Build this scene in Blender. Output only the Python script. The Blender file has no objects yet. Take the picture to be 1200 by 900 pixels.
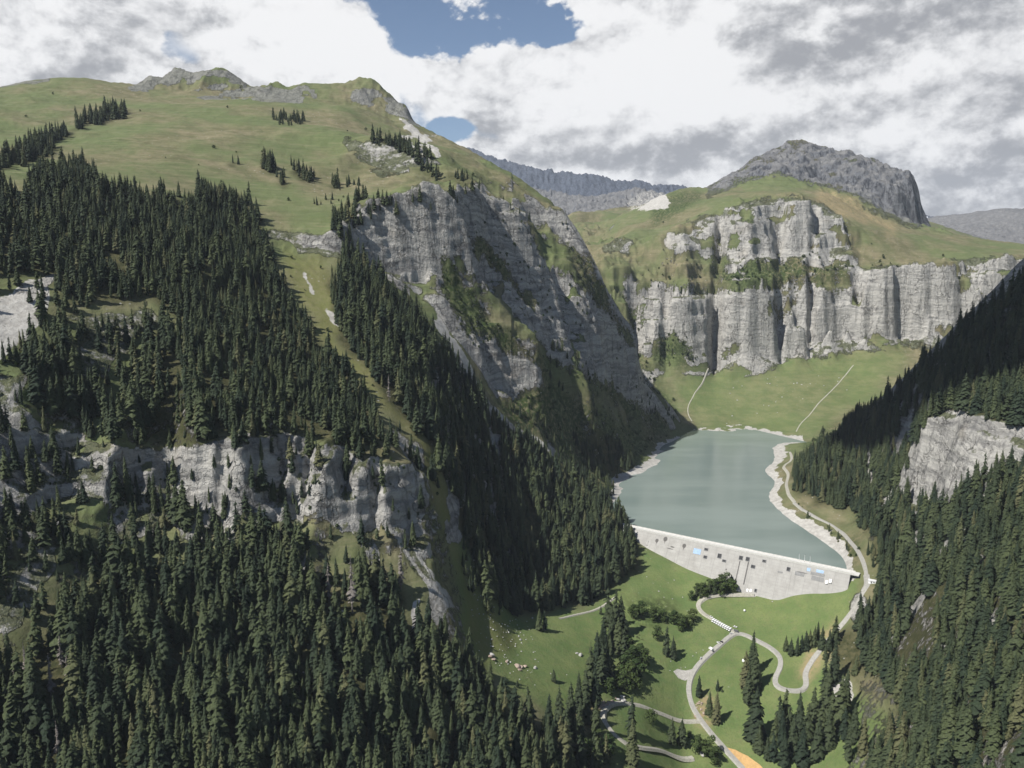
import bpy, bmesh, math, random
import numpy as np
from mathutils import Vector, geometry
rng = np.random.default_rng(7)
random.seed(7)
C = bpy.context.scene
COL = C.collection
R = math.radians

# ---------------------------------------------------------------- camera, sky, sun, exposure
CAMZ, PITCH, FPX = 341.0, R(8.55), 924.0
cd = bpy.data.cameras.new('camera'); cam = bpy.data.objects.new('camera', cd); COL.objects.link(cam)
cam.location = (0, 0, CAMZ); cam.rotation_euler = (R(90) - PITCH, 0, 0)
cd.sensor_width = 36; cd.lens = FPX / 1200 * 36; cd.clip_start = 1; cd.clip_end = 60000
C.camera = cam
SUN_EL, SUN_AZ = R(51), R(237)          # azimuth clockwise from +Y: the sun stands behind the left shoulder
C.view_settings.view_transform = 'Standard'; C.view_settings.look = 'None'
C.view_settings.gamma = 1; C.view_settings.use_curve_mapping = False
C.view_settings.exposure = 0.42
C.cycles.use_denoising = True
C.cycles.max_bounces = 6; C.cycles.diffuse_bounces = 2; C.cycles.glossy_bounces = 2
C.cycles.transmission_bounces = 2; C.cycles.transparent_max_bounces = 4; C.cycles.volume_bounces = 0
sd = bpy.data.lights.new('sun', 'SUN'); sun = bpy.data.objects.new('sun', sd); COL.objects.link(sun)
sd.energy = 5.0; sd.angle = R(0.55); sd.color = (1, 0.965, 0.905)
sdir = Vector((math.sin(SUN_AZ) * math.cos(SUN_EL), math.cos(SUN_AZ) * math.cos(SUN_EL), math.sin(SUN_EL)))
sun.rotation_euler = sdir.to_track_quat('Z', 'Y').to_euler(); sun.location = (-400, -300, 900)

cP, sP = math.cos(PITCH), math.sin(PITCH)
def ray(u, v):
    a = (np.asarray(u, float) - 600) / FPX; b = -(np.asarray(v, float) - 450) / FPX
    return np.stack([a, cP + b * sP, -sP + b * cP], -1)
def P(u, v, Y):
    d = ray(u, v); t = Y / d[..., 1]
    return np.stack([d[..., 0] * t, d[..., 1] * t, CAMZ + d[..., 2] * t], -1)
def proj(x, y, z):
    dz = z - CAMZ
    dep = y * cP - dz * sP; up = y * sP + dz * cP
    return 600 + FPX * x / dep, 450 - FPX * up / dep

# ---------------------------------------------------------------- node helpers
class NT:
    def __init__(s, tree): s.t = tree; s.n = tree.nodes; s.l = tree.links
    def node(s, typ, **kw):
        n = s.n.new(typ)
        for k, v in kw.items(): setattr(n, k, v)
        return n
    def lk(s, a, b): s.l.new(a, b)
    def put(s, sock, v):
        if v is None: return
        if isinstance(v, (int, float)): sock.default_value = v
        elif isinstance(v, tuple): sock.default_value = v if len(v) == len(sock.default_value) else tuple(v) + (1,)
        else: s.lk(v, sock)
    def math(s, op, a, b=None, c=None, clamp=False):
        n = s.node('ShaderNodeMath', operation=op, use_clamp=clamp)
        for i, v in enumerate((a, b, c)): s.put(n.inputs[i], v)
        return n.outputs[0]
    def vmath(s, op, a, b=None):
        n = s.node('ShaderNodeVectorMath', operation=op)
        s.put(n.inputs[0], a); s.put(n.inputs[1], b)
        return n.outputs['Value' if op in ('DOT_PRODUCT', 'LENGTH', 'DISTANCE') else 'Vector']
    def scale(s, v, k):
        n = s.node('ShaderNodeVectorMath', operation='SCALE'); s.put(n.inputs[0], v); s.put(n.inputs['Scale'], k); return n.outputs['Vector']
    def mix(s, f, a, b, mode='MIX'):
        n = s.node('ShaderNodeMix', data_type='RGBA', blend_type=mode)
        s.put(n.inputs[0], f); s.put(n.inputs[6], a); s.put(n.inputs[7], b)
        return n.outputs[2]
    def noise(s, vec, scale, detail=4, rough=0.55, dist=0.0, out='Fac'):
        n = s.node('ShaderNodeTexNoise'); s.put(n.inputs['Vector'], vec)
        n.inputs['Scale'].default_value = scale; n.inputs['Detail'].default_value = detail
        n.inputs['Roughness'].default_value = rough; n.inputs['Distortion'].default_value = dist
        return n.outputs[out]
    def ramp(s, f, lo, hi, a=0.0, b=1.0):
        n = s.node('ShaderNodeMapRange', interpolation_type='SMOOTHSTEP')
        s.put(n.inputs[0], f); n.inputs[1].default_value = lo; n.inputs[2].default_value = hi
        n.inputs[3].default_value = a; n.inputs[4].default_value = b
        return n.outputs[0]
    def sep(s, v):
        n = s.node('ShaderNodeSeparateXYZ'); s.put(n.inputs[0], v); return n.outputs
    def comb(s, x, y, z):
        n = s.node('ShaderNodeCombineXYZ')
        for i, v in enumerate((x, y, z)): s.put(n.inputs[i], v)
        return n.outputs[0]

def new_mat(name):
    m = bpy.data.materials.new(name); m.use_nodes = True
    t = NT(m.node_tree); b = m.node_tree.nodes['Principled BSDF']
    b.inputs['Roughness'].default_value = 0.9
    b.inputs['Specular IOR Level'].default_value = 0.2
    return m, t, b
def simple_mat(name, col, rough=0.8, var=0.12, scale=0.6, metal=0.0, spec=0.3):
    m, t, b = new_mat(name)
    geo = t.node('ShaderNodeNewGeometry')
    n = t.noise(geo.outputs['Position'], scale, 5, 0.65)
    c = tuple(max(0, x * (1 - var)) for x in col); d = tuple(x * (1 + var) for x in col)
    t.put(b.inputs['Base Color'], t.mix(t.ramp(n, 0.3, 0.7), c, d))
    b.inputs['Roughness'].default_value = rough; b.inputs['Metallic'].default_value = metal
    b.inputs['Specular IOR Level'].default_value = spec
    return m

# ---------------------------------------------------------------- world
def build_world():
    w = bpy.data.worlds.new('World'); C.world = w; w.use_nodes = True
    t = NT(w.node_tree); bg = w.node_tree.nodes['Background']
    sky = t.node('ShaderNodeTexSky', sky_type='NISHITA'); sky.sun_disc = False
    sky.sun_elevation = SUN_EL; sky.sun_rotation = SUN_AZ; sky.altitude = 1700
    sky.air_density = 1.0; sky.dust_density = 0.8
    tc = t.node('ShaderNodeTexCoord'); d = t.vmath('NORMALIZE', tc.outputs['Generated'])
    x, y, z = t.sep(d)[0:3]
    pl = t.vmath('MULTIPLY', d, (1., 1., 1.45))
    big = t.noise(pl, 3.2, 5, .55, .3)
    def billow(off):
        v = t.node('ShaderNodeTexVoronoi', feature='F1'); v.normalize = True
        q = t.vmath('ADD', pl, (3.1 + off[0], 7.7, .4 + off[1]))
        q = t.vmath('ADD', q, t.scale(t.vmath('SUBTRACT', t.noise(q, 11., 4, .6, out='Color'), (.5, .5, .5)), .06))
        t.put(v.inputs['Vector'], q)
        for k_, x_ in (('Scale', 13.0), ('Detail', 3.0), ('Roughness', .6), ('Lacunarity', 2.3)): v.inputs[k_].default_value = x_
        return t.math('SUBTRACT', 1.0, v.outputs['Distance'])
    puff = billow((0, 0))
    soft = t.noise(t.vmath('ADD', pl, (9.1, 2.7, .4)), 11.0, 8, .6, .1); soft2 = t.noise(t.vmath('ADD', pl, (9.108, 2.7, .38)), 11.0, 6, .6, .1)
    dens = t.math('ADD', t.math('MULTIPLY', big, .4), t.math('ADD', t.math('MULTIPLY', soft, .35), t.math('MULTIPLY', t.math('SUBTRACT', puff, .22), .25)))
    def blob(u, v, ru, rv, amt):
        # a weather patch: an ellipse on the sky dome round the direction of that patch
        c = ray(u, v); c = c / np.linalg.norm(c)
        rt = np.array([c[1], -c[0], 0]); rt /= np.linalg.norm(rt); up = np.cross(rt, c)
        wob = t.math('MULTIPLY', t.math('SUBTRACT', dens, .5), 5.0)
        a = t.math('DIVIDE', t.vmath('DOT_PRODUCT', d, tuple(rt)), ru / FPX)
        b = t.math('DIVIDE', t.vmath('DOT_PRODUCT', d, tuple(up)), rv / FPX)
        q = t.math('ADD', t.math('MULTIPLY', a, a), t.math('MULTIPLY', b, b))
        q = t.math('ADD', q, wob)
        front = t.ramp(t.vmath('DOT_PRODUCT', d, tuple(c)), 0.0, 0.2)
        return t.math('MULTIPLY', t.math('MULTIPLY', t.ramp(q, 1.3, 0.0), front), amt)
    def add(*a):
        r = a[0]
        for k in a[1:]: r = t.math('ADD', r, k)
        return r
    hole = add(blob(560, 8, 150, 52, 1.0), blob(650, 30, 50, 26, .75), blob(208, 60, 34, 22, .75), blob(530, 152, 24, 15, .7), blob(560, -150, 190, 120, .8))
    cov = t.math('SUBTRACT', t.math('MULTIPLY_ADD', dens, 3.4, -.98), t.math('MULTIPLY', hole, .85))
    ahead = t.math('MULTIPLY', t.ramp(z, .55, .34), t.ramp(y, .0, .35))          # the cloud bank stands over the far end of the valley
    cov = t.math('SUBTRACT', cov, t.math('MULTIPLY', t.math('SUBTRACT', 1.0, ahead), .62))
    fill = add(blob(800, 45, 190, 80, .5), blob(330, 25, 110, 60, .45), blob(100, 30, 160, 70, .4), blob(960, 60, 260, 120, .5), blob(350, 75, 60, 20, .4), blob(640, 110, 120, 40, .4))
    cov = t.math('ADD', cov, fill)
    mask = t.ramp(cov, .30, .58)
    # sunlit cumulus tops and grey bases: thickness decides how much light comes through
    dark = add(blob(1120, 110, 250, 150, .38), blob(900, 64, 46, 30, .75), blob(1140, 230, 200, 70, .45), blob(80, 40, 190, 60, .38), blob(1015, 45, 40, 26, .3),
               blob(160, 95, 220, 36, .3), blob(690, 165, 150, 46, .62), blob(1000, -30, 300, 60, .4), blob(600, 105, 130, 34, .3), blob(850, 185, 150, 34, .5))
    lite = add(blob(740, 80, 150, 80, .75), blob(330, 40, 130, 60, .6), blob(480, 70, 70, 45, .4), blob(950, 40, 30, 22, .7), blob(830, 110, 110, 50, .4), blob(640, 212, 150, 14, .5))
    rel = t.math('ADD', t.math('MULTIPLY', t.math('SUBTRACT', soft2, soft), 4.6), t.math('MULTIPLY', t.math('SUBTRACT', .72, puff), 1.25))
    shade = t.math('ADD', t.math('MULTIPLY', t.math('SUBTRACT', soft, .5), -1.5), t.math('SUBTRACT', dark, t.math('MULTIPLY', lite, .9)))
    shade = t.math('ADD', t.math('ADD', shade, rel), t.math('MULTIPLY', t.math('SUBTRACT', big, .5), 1.0))
    shade = t.ramp(shade, -.35, 1.35)
    ccol = t.mix(shade, (9.4, 9.4, 9.45), (3.7, 3.8, 4.05))
    t.put(bg.inputs['Color'], t.mix(mask, sky.outputs[0], ccol))
    bg.inputs['Strength'].default_value = 0.075
build_world()

# ---------------------------------------------------------------- numpy noise
def _hash(ix, iy, seed):
    h = (ix.astype(np.int64) * 374761393 + iy.astype(np.int64) * 668265263 + seed * 974634777) & 0x7fffffff
    h = ((h ^ (h >> 13)) * 1274126177) & 0x7fffffff
    return ((h ^ (h >> 16)) & 0xffff).astype(np.float32) / 65535.0
def vnoise(x, y, s, seed=0):
    x = np.asarray(x) / s; y = np.asarray(y) / s
    ix = np.floor(x); iy = np.floor(y); fx = (x - ix).astype(np.float32); fy = (y - iy).astype(np.float32)
    ix = ix.astype(np.int64); iy = iy.astype(np.int64)
    fx = fx * fx * fx * (fx * (fx * 6 - 15) + 10); fy = fy * fy * fy * (fy * (fy * 6 - 15) + 10)
    a = _hash(ix, iy, seed); b = _hash(ix + 1, iy, seed); c = _hash(ix, iy + 1, seed); d = _hash(ix + 1, iy + 1, seed)
    return (a + (b - a) * fx + (c - a) * fy + (a - b - c + d) * fx * fy) * 2 - 1
def fbm(x, y, s, o=4, seed=0, g=0.5):
    r = 0; a = 1.0
    for k in range(o):
        r = r + a * vnoise(x + 17.3 * k, y - 9.1 * k, s / 2 ** k, seed + k * 13); a *= g
    return r
def ridged(x, y, s, o=4, seed=0):
    r = 0; a = 1.0
    for k in range(o):
        r = r + a * (1 - 2 * np.abs(vnoise(x + 31.3 * k, y + 11.1 * k, s / 2 ** k, seed + k * 7))); a *= 0.5
    return r
def sstep(x, a, b):
    t = np.clip((x - a) / (b - a), 0, 1); return t * t * (3 - 2 * t)
def inpoly(u, v, poly):
    poly = np.asarray(poly, float); r = np.zeros(u.shape, bool)
    u0, v0 = poly.min(0); u1, v1 = poly.max(0)
    k = np.flatnonzero((u >= u0) & (u <= u1) & (v >= v0) & (v <= v1))
    if not len(k): return r
    uu = u.ravel()[k]; vv = v.ravel()[k]; s = np.zeros(len(k), bool)
    for (ax, ay), (bx, by) in zip(poly, np.roll(poly, -1, 0)):
        if ay == by: continue
        s ^= ((ay > vv) != (by > vv)) & (uu < (bx - ax) * (vv - ay) / (by - ay) + ax)
    r.ravel()[k] = s
    return r

# ---------------------------------------------------------------- dam line (needed by the ground)
CREST = 8.0
DA = np.array([151.0, 980.0]); DB = np.array([368.0, 828.0])
DL = np.linalg.norm(DB - DA); DT = (DB - DA) / DL; DN = np.array([DT[1], -DT[0]])   # along the crest, and downstream
if DN[1] > 0: DN = -DN
FACE = 0.62                                                     # run per metre of height of the downstream face
def dam_foot(u, v):
    # where the sight line meets the sloping downstream face
    d = ray(u, v); o = np.array([0, 0, CAMZ])
    # plane: (p.xy-DA).DN - 4 = FACE*(CREST - z)
    n = np.array([DN[0], DN[1], FACE]); c = DA @ DN + 4 + FACE * CREST
    t = (c - o @ n) / (d @ n); return o + d * t

# ---------------------------------------------------------------- ground survey: points and break lines
pts, att, brk = [], [], []
def put(p, r): pts.append(tuple(p)); att.append(r); return len(pts) - 1
def col(u, lst, r=0.4):
    for e in lst: put(P(u, e[0], e[1]), e[2] if len(e) > 2 else r)
def line(lst, r=0.4, b=True):
    ids = [put(P(e[0], e[1], e[2]), r) for e in lst]
    if b: brk.extend(zip(ids[:-1], ids[1:]))
def wl(lst, r=0.4, b=False):
    ids = [put(e, r) for e in lst]
    if b: brk.extend(zip(ids[:-1], ids[1:]))
def lakepts(lst, z): return [(u, v, float(-(CAMZ - z) / (ray(u, v)[2] / ray(u, v)[1]))) for u, v in lst]

# left mountain, bottom to top
col(-250, [(1100, 240), (900, 340), (700, 410), (500, 490), (340, 590), (200, 760), (150, 1100), (100, 1600)], .6)
col(0, [(1150, 250), (1000, 350), (900, 420), (800, 455), (720, 480), (620, 520), (500, 575), (440, 605), (330, 690), (270, 770), (222, 850), (195, 1000), (160, 1260), (130, 1500)], .6)
col(150, [(1150, 270), (1000, 360), (900, 425), (820, 465), (750, 500), (660, 555), (600, 590)], .6)
line([(0, 640, 512), (60, 600, 560), (130, 590, 592), (200, 592, 602), (290, 600, 612), (340, 610, 618), (400, 615, 630), (450, 620, 642), (500, 625, 660)], 1)
line([(40, 510, 585), (100, 530, 605), (180, 528, 618), (240, 520, 625), (300, 500, 640), (350, 512, 648), (400, 530, 655), (450, 540, 668), (500, 555, 690)], 1)
col(150, [(470, 655), (410, 700), (355, 740, .9), (330, 765, .5), (280, 830), (245, 900), (222, 970), (200, 1080, .3), (150, 1400, .3), (120, 1650, .3)], .6)
col(300, [(1150, 290), (1000, 380), (900, 440), (820, 485), (750, 530), (680, 575), (640, 598)], .6)
col(300, [(470, 685), (420, 745), (370, 805), (330, 860), (300, 930)], .5)
col(300, [(245, 1060), (200, 1230), (150, 1480), (122, 1700)], .3)
col(225, [(440, 670), (380, 740), (300, 840), (230, 990), (180, 1250), (135, 1550)], .4)
line([(300, 285, 985), (330, 290, 992), (365, 297, 1000), (400, 300, 1008)], .8)
line([(300, 268, 998), (330, 270, 1005), (365, 275, 1013), (400, 276, 1020)], .8)
col(400, [(1150, 310), (1000, 400), (900, 460), (820, 500), (740, 548), (670, 592), (640, 612)], .6)
col(400, [(490, 710), (450, 765), (400, 835), (350, 915), (325, 960)], .5)
col(350, [(450, 745), (400, 805), (340, 900)], .5)
col(400, [(258, 1060), (235, 1140), (215, 1280), (185,1400), (150, 1600), (125, 1750)], .3)
line([(408, 182, 1360), (440, 205, 1350), (470, 203, 1345), (500, 208, 1330), (530, 218, 1310)], .7)
line([(405, 160, 1420), (440, 164, 1410), (480, 170, 1395), (510, 184, 1370), (540, 205, 1330)], .7)
col(500, [(1150, 330), (1000, 425), (900, 485), (830, 525), (770, 565), (720, 600), (670, 632)], .6)
col(500, [(520, 755), (480, 810), (440, 870), (400, 935), (378, 985)], .5)
col(450, [(500, 725), (450, 795), (400, 870), (350, 960), (325, 1010)], .5)
# second wooded rib and the gully behind it
line([(430, 320, 1015), (470, 345, 1020), (505, 385, 1000), (540, 430, 985), (570, 475, 985), (610, 515, 1010), (650, 545, 1060), (690, 572, 1110)], .5)
line([(546, 690, 684), (535, 630, 716), (522, 580, 744)], .4, False)
col(560, [(1000, 455), (900, 515), (840, 552), (790, 605, .2), (740, 668, .2), (705, 694, .2)], .5)
col(560, [(650, 752), (600, 815), (545, 885), (500, 940)], .5)
col(600, [(1000, 430), (900, 505), (850, 555), (810, 608, .1), (770, 664, .1), (735, 719, .1), (715, 754, .3), (660, 832), (610, 890), (560, 950), (525, 985)], .5)
col(650, [(1000, 470), (900, 545), (860, 583), (820, 631, .1), (780, 681, .1), (740, 745, .1), (715, 796, .1), (690, 845, .4), (640, 905), (600, 955), (570, 1010)], .5)
col(700, [(1000, 540), (900, 590), (860, 615, .3), (820, 660, .2), (780, 715, .1), (740, 776, .1), (710, 830, .1), (680, 868, .2), (650, 905, .4), (620, 955)], .5)
# big cliffs of the left mountain facing the lake: first wall, gully, rib running down to the lake, second gully, second buttress
line([(405, 300, 1012), (440, 322, 1035), (480, 345, 1052), (515, 350, 1075), (545, 348, 1112), (575, 344, 1155), (605, 348, 1205)], 1)
line([(405, 272, 1024), (430, 250, 1058), (470, 247, 1080), (500, 243, 1102), (530, 236, 1140), (566, 226, 1185)], 1)
line([(566, 226, 1185), (590, 243, 1235), (615, 266, 1275), (630, 303, 1268), (642, 345, 1254), (652, 386, 1235), (675, 423, 1236), (700, 452, 1246)], 1)
line([(505, 372, 1040), (530, 405, 1046), (552, 440, 1052), (575, 478, 1048), (602, 505, 1054), (640, 530, 1068)], .6)
line([(562, 466, 1070), (600, 472, 1088), (634, 464, 1115)], 1); line([(558, 396, 1090), (600, 398, 1112), (635, 412, 1142)], 1)
line([(545, 372, 1098), (580, 372, 1128), (615, 380, 1168), (640, 402, 1196)], .7, False)
line([(640, 318, 1335), (658, 384, 1312), (684, 426, 1312), (708, 454, 1318), (735, 468, 1385), (752, 462, 1460)], 1)
line([(628, 300, 1345), (655, 311, 1378), (680, 317, 1405), (698, 326, 1422), (720, 366, 1455), (742, 396, 1500)], 1)
line([(612, 259, 1335), (640, 273, 1402), (663, 288, 1424)], .8, False); line([(598, 238, 1355), (625, 240, 1405), (648, 244, 1442)], .8, False)
line([(720, 492, 1300), (745, 505, 1370), (770, 492, 1480)], .6, False)
col(640, [(560, 1040), (545, 1056)], .6); col(665, [(540, 1105), (510, 1145), (480, 1175), (450, 1205)], .7)
col(690, [(575, 1110), (545, 1160), (515, 1205), (485, 1240)], .7)
col(720, [(555, 1255), (530, 1275), (510, 1290)], .6)
col(745, [(530, 1375), (518, 1380)], .5)
col(775, [(510, 1510), (490, 1540), (475, 1565)], .5)
# its skyline
line([(-250, 110, 1750), (0, 102, 1780), (40, 91, 1820), (95, 92, 1840), (150, 102, 1860), (170, 103, 1870)], .3)
line([(172, 98, 1930), (188, 91, 1940), (215, 86, 1950), (240, 83, 1955), (268, 86, 1955), (285, 94, 1950), (298, 103, 1945), (320, 97, 1960), (345, 96, 1970), (370, 93, 1980), (395, 91, 1985), (425, 94, 1985), (447, 103, 1975), (463, 115, 1960), (476, 132, 1940), (500, 146, 1900), (525, 158, 1860), (550, 171, 1820), (575, 187, 1770), (600, 206, 1700), (625, 223, 1600), (645, 234, 1520), (656, 239, 1462), (665, 254, 1452), (674, 280, 1446), (685, 297, 1444), (700, 322, 1446), (712, 346, 1460), (730, 370, 1490), (745, 391, 1520), (757, 425, 1540), (763, 452, 1560), (776, 463, 1580), (788, 475, 1610), (807, 494, 1660)], .6)
line([(190, 105, 1890), (240, 114, 1860), (290, 113, 1860), (330, 117, 1850), (370, 122, 1840)], .5, False)
line([(415, 112, 1920), (440, 128, 1890), (465, 142, 1870), (490, 150, 1860)], .7, False)
# its back
for (x, y, z) in [(-1900, 2300, 560), (-1400, 2500, 600), (-900, 2550, 620), (-500, 2500, 600), (-250, 2400, 540), (-100, 2300, 440), (0, 2150, 380), (60, 2000, 300), (130, 1850, 180), (220, 1780, 90), (300, 1790, 50), (350, 1740, 25), (-2500, 3500, 300), (-1200, 3500, 350), (-200, 3200, 330)]:
    put((x, y, z), .5)
# shore of the reservoir (z 0) and its bed
WL = [(712, 606), (711, 598), (713, 590), (727, 581), (723, 566), (730, 560), (750, 556), (762, 545), (772, 537), (766, 529), (759, 523), (772, 521), (786, 517), (790, 508), (806, 503), (820, 501)]
WF = [(820, 501), (845, 504), (870, 507), (893, 512), (913, 521)]
WR = [(913, 521), (918, 528), (908, 535), (913, 541), (895, 548), (905, 556), (913, 563), (906, 578), (910, 595), (933, 613), (957, 630), (983, 648), (988, 668)]
line(lakepts(WL, 0), .15); line(lakepts(WF, 0), .15); line(lakepts(WR, 0), .15)
line(lakepts([(705, 604), (705, 586), (715, 573), (710, 556), (736, 545), (747, 536), (742, 521), (760, 512), (780, 504), (797, 497)], 9), .3)
line(lakepts([(925, 519), (928, 533), (915, 548), (923, 560), (920, 578), (930, 592), (960, 609), (985, 625), (1000, 645), (1003, 668)], 9), .2)
wl([(200, 1050, -25), (260, 1000, -28), (330, 930, -25), (280, 1200, -18), (340, 1350, -12), (400, 1500, -8), (330, 1050, -22), (240, 1120, -20)], .1)
# the meadow under the dam
FOOT = [(746, 632), (760, 641), (780, 651), (800, 660), (830, 674), (858, 688), (890, 694), (920, 691), (960, 688), (990, 685), (1004, 684)]
ids = [put(dam_foot(u, v), 0.0) for u, v in FOOT]; brk.extend(zip(ids[:-1], ids[1:]))
back = [put((q[0] - DN[0] * 30, q[1] - DN[1] * 30, -26), 0.0) for q in (np.append(DA + DT * s, 0) for s in (30, 90, 150, 210, 250))]
col(750, [(900, 610, .2), (860, 650, .2), (820, 690, .2), (790, 725, .3), (760, 765, .4), (735, 800, .3), (700, 850), (670, 895)], 0.05)
col(800, [(1000, 560), (900, 655), (850, 695), (800, 740), (750, 795), (710, 850), (680, 895)], 0.05)
col(870, [(1000, 570), (900, 655), (850, 695), (800, 740), (760, 785), (720, 840)], 0.05)
col(950, [(1000, 560), (900, 640), (850, 682), (800, 735), (760, 768), (720, 806), (702, 822)], 0.05)
col(1000, [(1000, 530, .3), (900, 600, .1), (850, 650, .1), (810, 700, .1), (770, 742, .2), (740, 768, .1), (715, 793, .1), (697, 808, .1)], 0.05)
col(915, [(800, 735), (760, 778), (725, 822), (705, 842)], 0.05); col(975, [(760, 758), (720, 798), (698, 818)], 0.05)
line(lakepts([(1017, 686), (1015, 660), (1000, 632), (960, 605), (930, 587), (921, 570), (926, 552), (935, 540)], 12), .2, False)
# right slope
col(1000, [(612, 985), (570, 1045), (530, 1110), (500, 1170)], .5)
col(955, [(580, 1075), (550, 1140), (530, 1220)], .5)
col(1050, [(1000, 480), (900, 545), (850, 595), (800, 650), (750, 708), (700, 765), (650, 828), (600, 880), (560, 930), (520, 990), (470, 1070)], .5)
col(1100, [(1000, 430), (900, 490), (850, 530), (800, 572), (750, 622), (700, 678), (650, 728)], .5)
col(1150, [(1000, 395), (900, 442), (850, 475), (800, 515), (750, 560), (700, 612), (650, 665), (610, 705)], .5)
line([(1052, 588, 895), (1075, 590, 850), (1100, 588, 790), (1125, 578, 765), (1160, 560, 735), (1200, 548, 715), (1260, 540, 690)], 1)
line([(1066, 545, 935), (1080, 500, 900), (1105, 483, 850), (1130, 486, 815), (1165, 495, 775), (1200, 503, 745), (1260, 500, 715)], 1)
col(1100, [(450, 920), (415, 985)], .5); col(1150, [(440, 880), (390, 940)], .5)
col(1200, [(1000, 360), (900, 405), (850, 432), (800, 465), (750, 505), (700, 550), (650, 600), (600, 655), (450, 800), (380, 880)], .5)
col(1350, [(1000, 310), (900, 345), (700, 450), (540, 600), (500, 625), (310, 810), (180, 900)], .5)
line([(936, 533, 1400), (960, 514, 1340), (1000, 490, 1250), (1030, 468, 1190), (1060, 440, 1130), (1100, 412, 1050), (1130, 380, 1010), (1155, 358, 990), (1200, 325, 965), (1350, 150, 950)], .5)
for (u, v, Y) in [(1350, 300, 1300), (1200, 420, 1250), (1200, 450, 1550), (1100, 480, 1260), (1100, 470, 1600), (1040, 500, 1400), (990, 512, 1450), (960, 520, 1500), (1350, 400, 1700)]: put(P(u, v, Y), .5)
# head of the valley: meadow, lower wall, ledge, upper wall
col(830, [(492, 1690), (470, 1770), (445, 1860)], .15); col(870, [(497, 1680), (470, 1770), (450, 1850)], .15); col(935, [(512, 1560), (490, 1660), (460, 1780), (435, 1880)], .15)
col(1000, [(478, 1700), (445, 1840), (420, 1925)], .15); col(1060, [(440, 1800), (415, 1925)], .15); col(800, [(488, 1710), (460, 1790), (435, 1850)], .3)
LB = [(700, 402, 1850), (740, 420, 1860), (770, 428, 1865), (800, 418, 1885), (830, 430, 1900), (870, 435, 1920), (905, 428, 1932), (930, 418, 1942), (965, 412, 1952), (1000, 408, 1962), (1060, 406, 1972), (1120, 400, 1990), (1220, 392, 2030)]
LT = [(697, 311, 1950), (735, 322, 1955), (782, 336, 1950), (825, 341, 1955), (870, 338, 1965), (910, 336, 1975), (950, 326, 1990), (1000, 316, 2005), (1060, 313, 2020), (1100, 307, 2030), (1155, 306, 2050), (1220, 303, 2090)]
line(LB, 1); line(LT, 1)
line([(760, 385, 1895), (800, 380, 1915), (850, 385, 1935), (910, 380, 1950), (960, 368, 1965), (1010, 360, 1978), (1080, 352, 1995)], 1, False)
line([(700, 290, 2150), (720, 300, 2090), (760, 300, 2070), (800, 303, 2050), (850, 306, 2040), (900, 307, 2040), (950, 302, 2045), (990, 290, 2070)], .8)
line([(705, 283, 2180), (722, 285, 2125), (745, 283, 2110), (768, 287, 2090), (800, 262, 2110), (850, 252, 2095), (880, 239, 2100), (920, 233, 2105), (965, 243, 2105), (1000, 264, 2115)], 1)
line([(730, 274, 2170), (748, 268, 2190), (775, 275, 2190)], .4, False)
col(1030, [(300, 2090), (275, 2150)], .3); col(1080, [(300, 2120), (280, 2230)], .3); col(1150, [(300, 2120), (288, 2300)], .3); col(1220, [(296, 2180), (288, 2350)], .3)
line([(725, 255, 2500), (760, 240, 2550), (800, 219, 2650), (835, 224, 2600)], .5, False)
line([(840, 232, 2350), (880, 226, 2400), (920, 224, 2400), (960, 228, 2350), (1000, 248, 2300), (1050, 272, 2300)], .3, False)
# the summit block
line([(850, 219, 2700), (880, 205, 2780), (915, 200, 2740), (943, 210, 2700), (975, 218, 2690), (1007, 227, 2670), (1035, 244, 2655), (1055, 257, 2645), (1071, 265, 2655)], 1)
line([(905, 192, 2800), (925, 186, 2790), (945, 188, 2745), (975, 199, 2725), (1000, 204, 2710), (1025, 212, 2690), (1050, 223, 2675), (1069, 236, 2690)], 1)
line([(862, 208, 2800), (880, 195, 2860), (897, 181, 2920), (912, 170, 2980), (926, 160, 3020), (945, 165, 3010), (968, 172, 2980), (985, 178, 2950), (1010, 186, 2920), (1040, 196, 2880), (1058, 212, 2820), (1067, 226, 2750)], .8)
for (u, v, Y) in [(830, 235, 3300), (870, 220, 3500), (930, 215, 3600), (1000, 230, 3500), (1060, 260, 3300), (1085, 275, 2900), (1100, 283, 2700), (1150, 293, 2900), (1220, 300, 3000), (780, 250, 3200), (700, 275, 2900)]: put(P(u, v, Y), .5)
# valley behind on the left, between the two mountains
line([(662, 262, 2900), (680, 240, 3000), (700, 242, 3050), (720, 250, 3100), (745, 255, 3000)], .4, False)
line([(665, 275, 2600), (680, 262, 2750), (700, 262, 2780), (710, 272, 2700)], .8, False); line([(668, 295, 2500), (690, 298, 2480), (706, 284, 2500)], .8, False)
# far ranges
line([(690, 247, 4300), (715, 248, 4300), (745, 240, 4400), (775, 248, 4500), (800, 250, 4500)], 1)
line([(722, 238, 4600), (740, 227, 4700), (757, 221, 4750), (772, 224, 4750), (785, 232, 4700)], 1, False)
line([(380, 200, 6900), (500, 200, 6800), (560, 215, 6600), (640, 242, 6300), (700, 247, 6200), (760, 248, 6200), (830, 250, 6300)], 1)
line([(380, 150, 7300), (480, 168, 7300), (540, 166, 7200), (556, 167, 7200), (568, 180, 7100), (600, 195, 6800), (636, 197, 6800), (690, 202, 6700), (730, 208, 6700), (752, 215, 6700), (776, 220, 6700), (800, 219, 6800), (830, 224, 6900)], 1)
line([(1060, 280, 4800), (1100, 290, 4700), (1140, 292, 4300), (1180, 290, 4100), (1250, 286, 4000)], .8)
line([(1115, 276, 4800), (1135, 271, 4700), (1165, 272, 4700), (1200, 266, 4600), (1250, 255, 4600)], .8, False)
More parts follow.
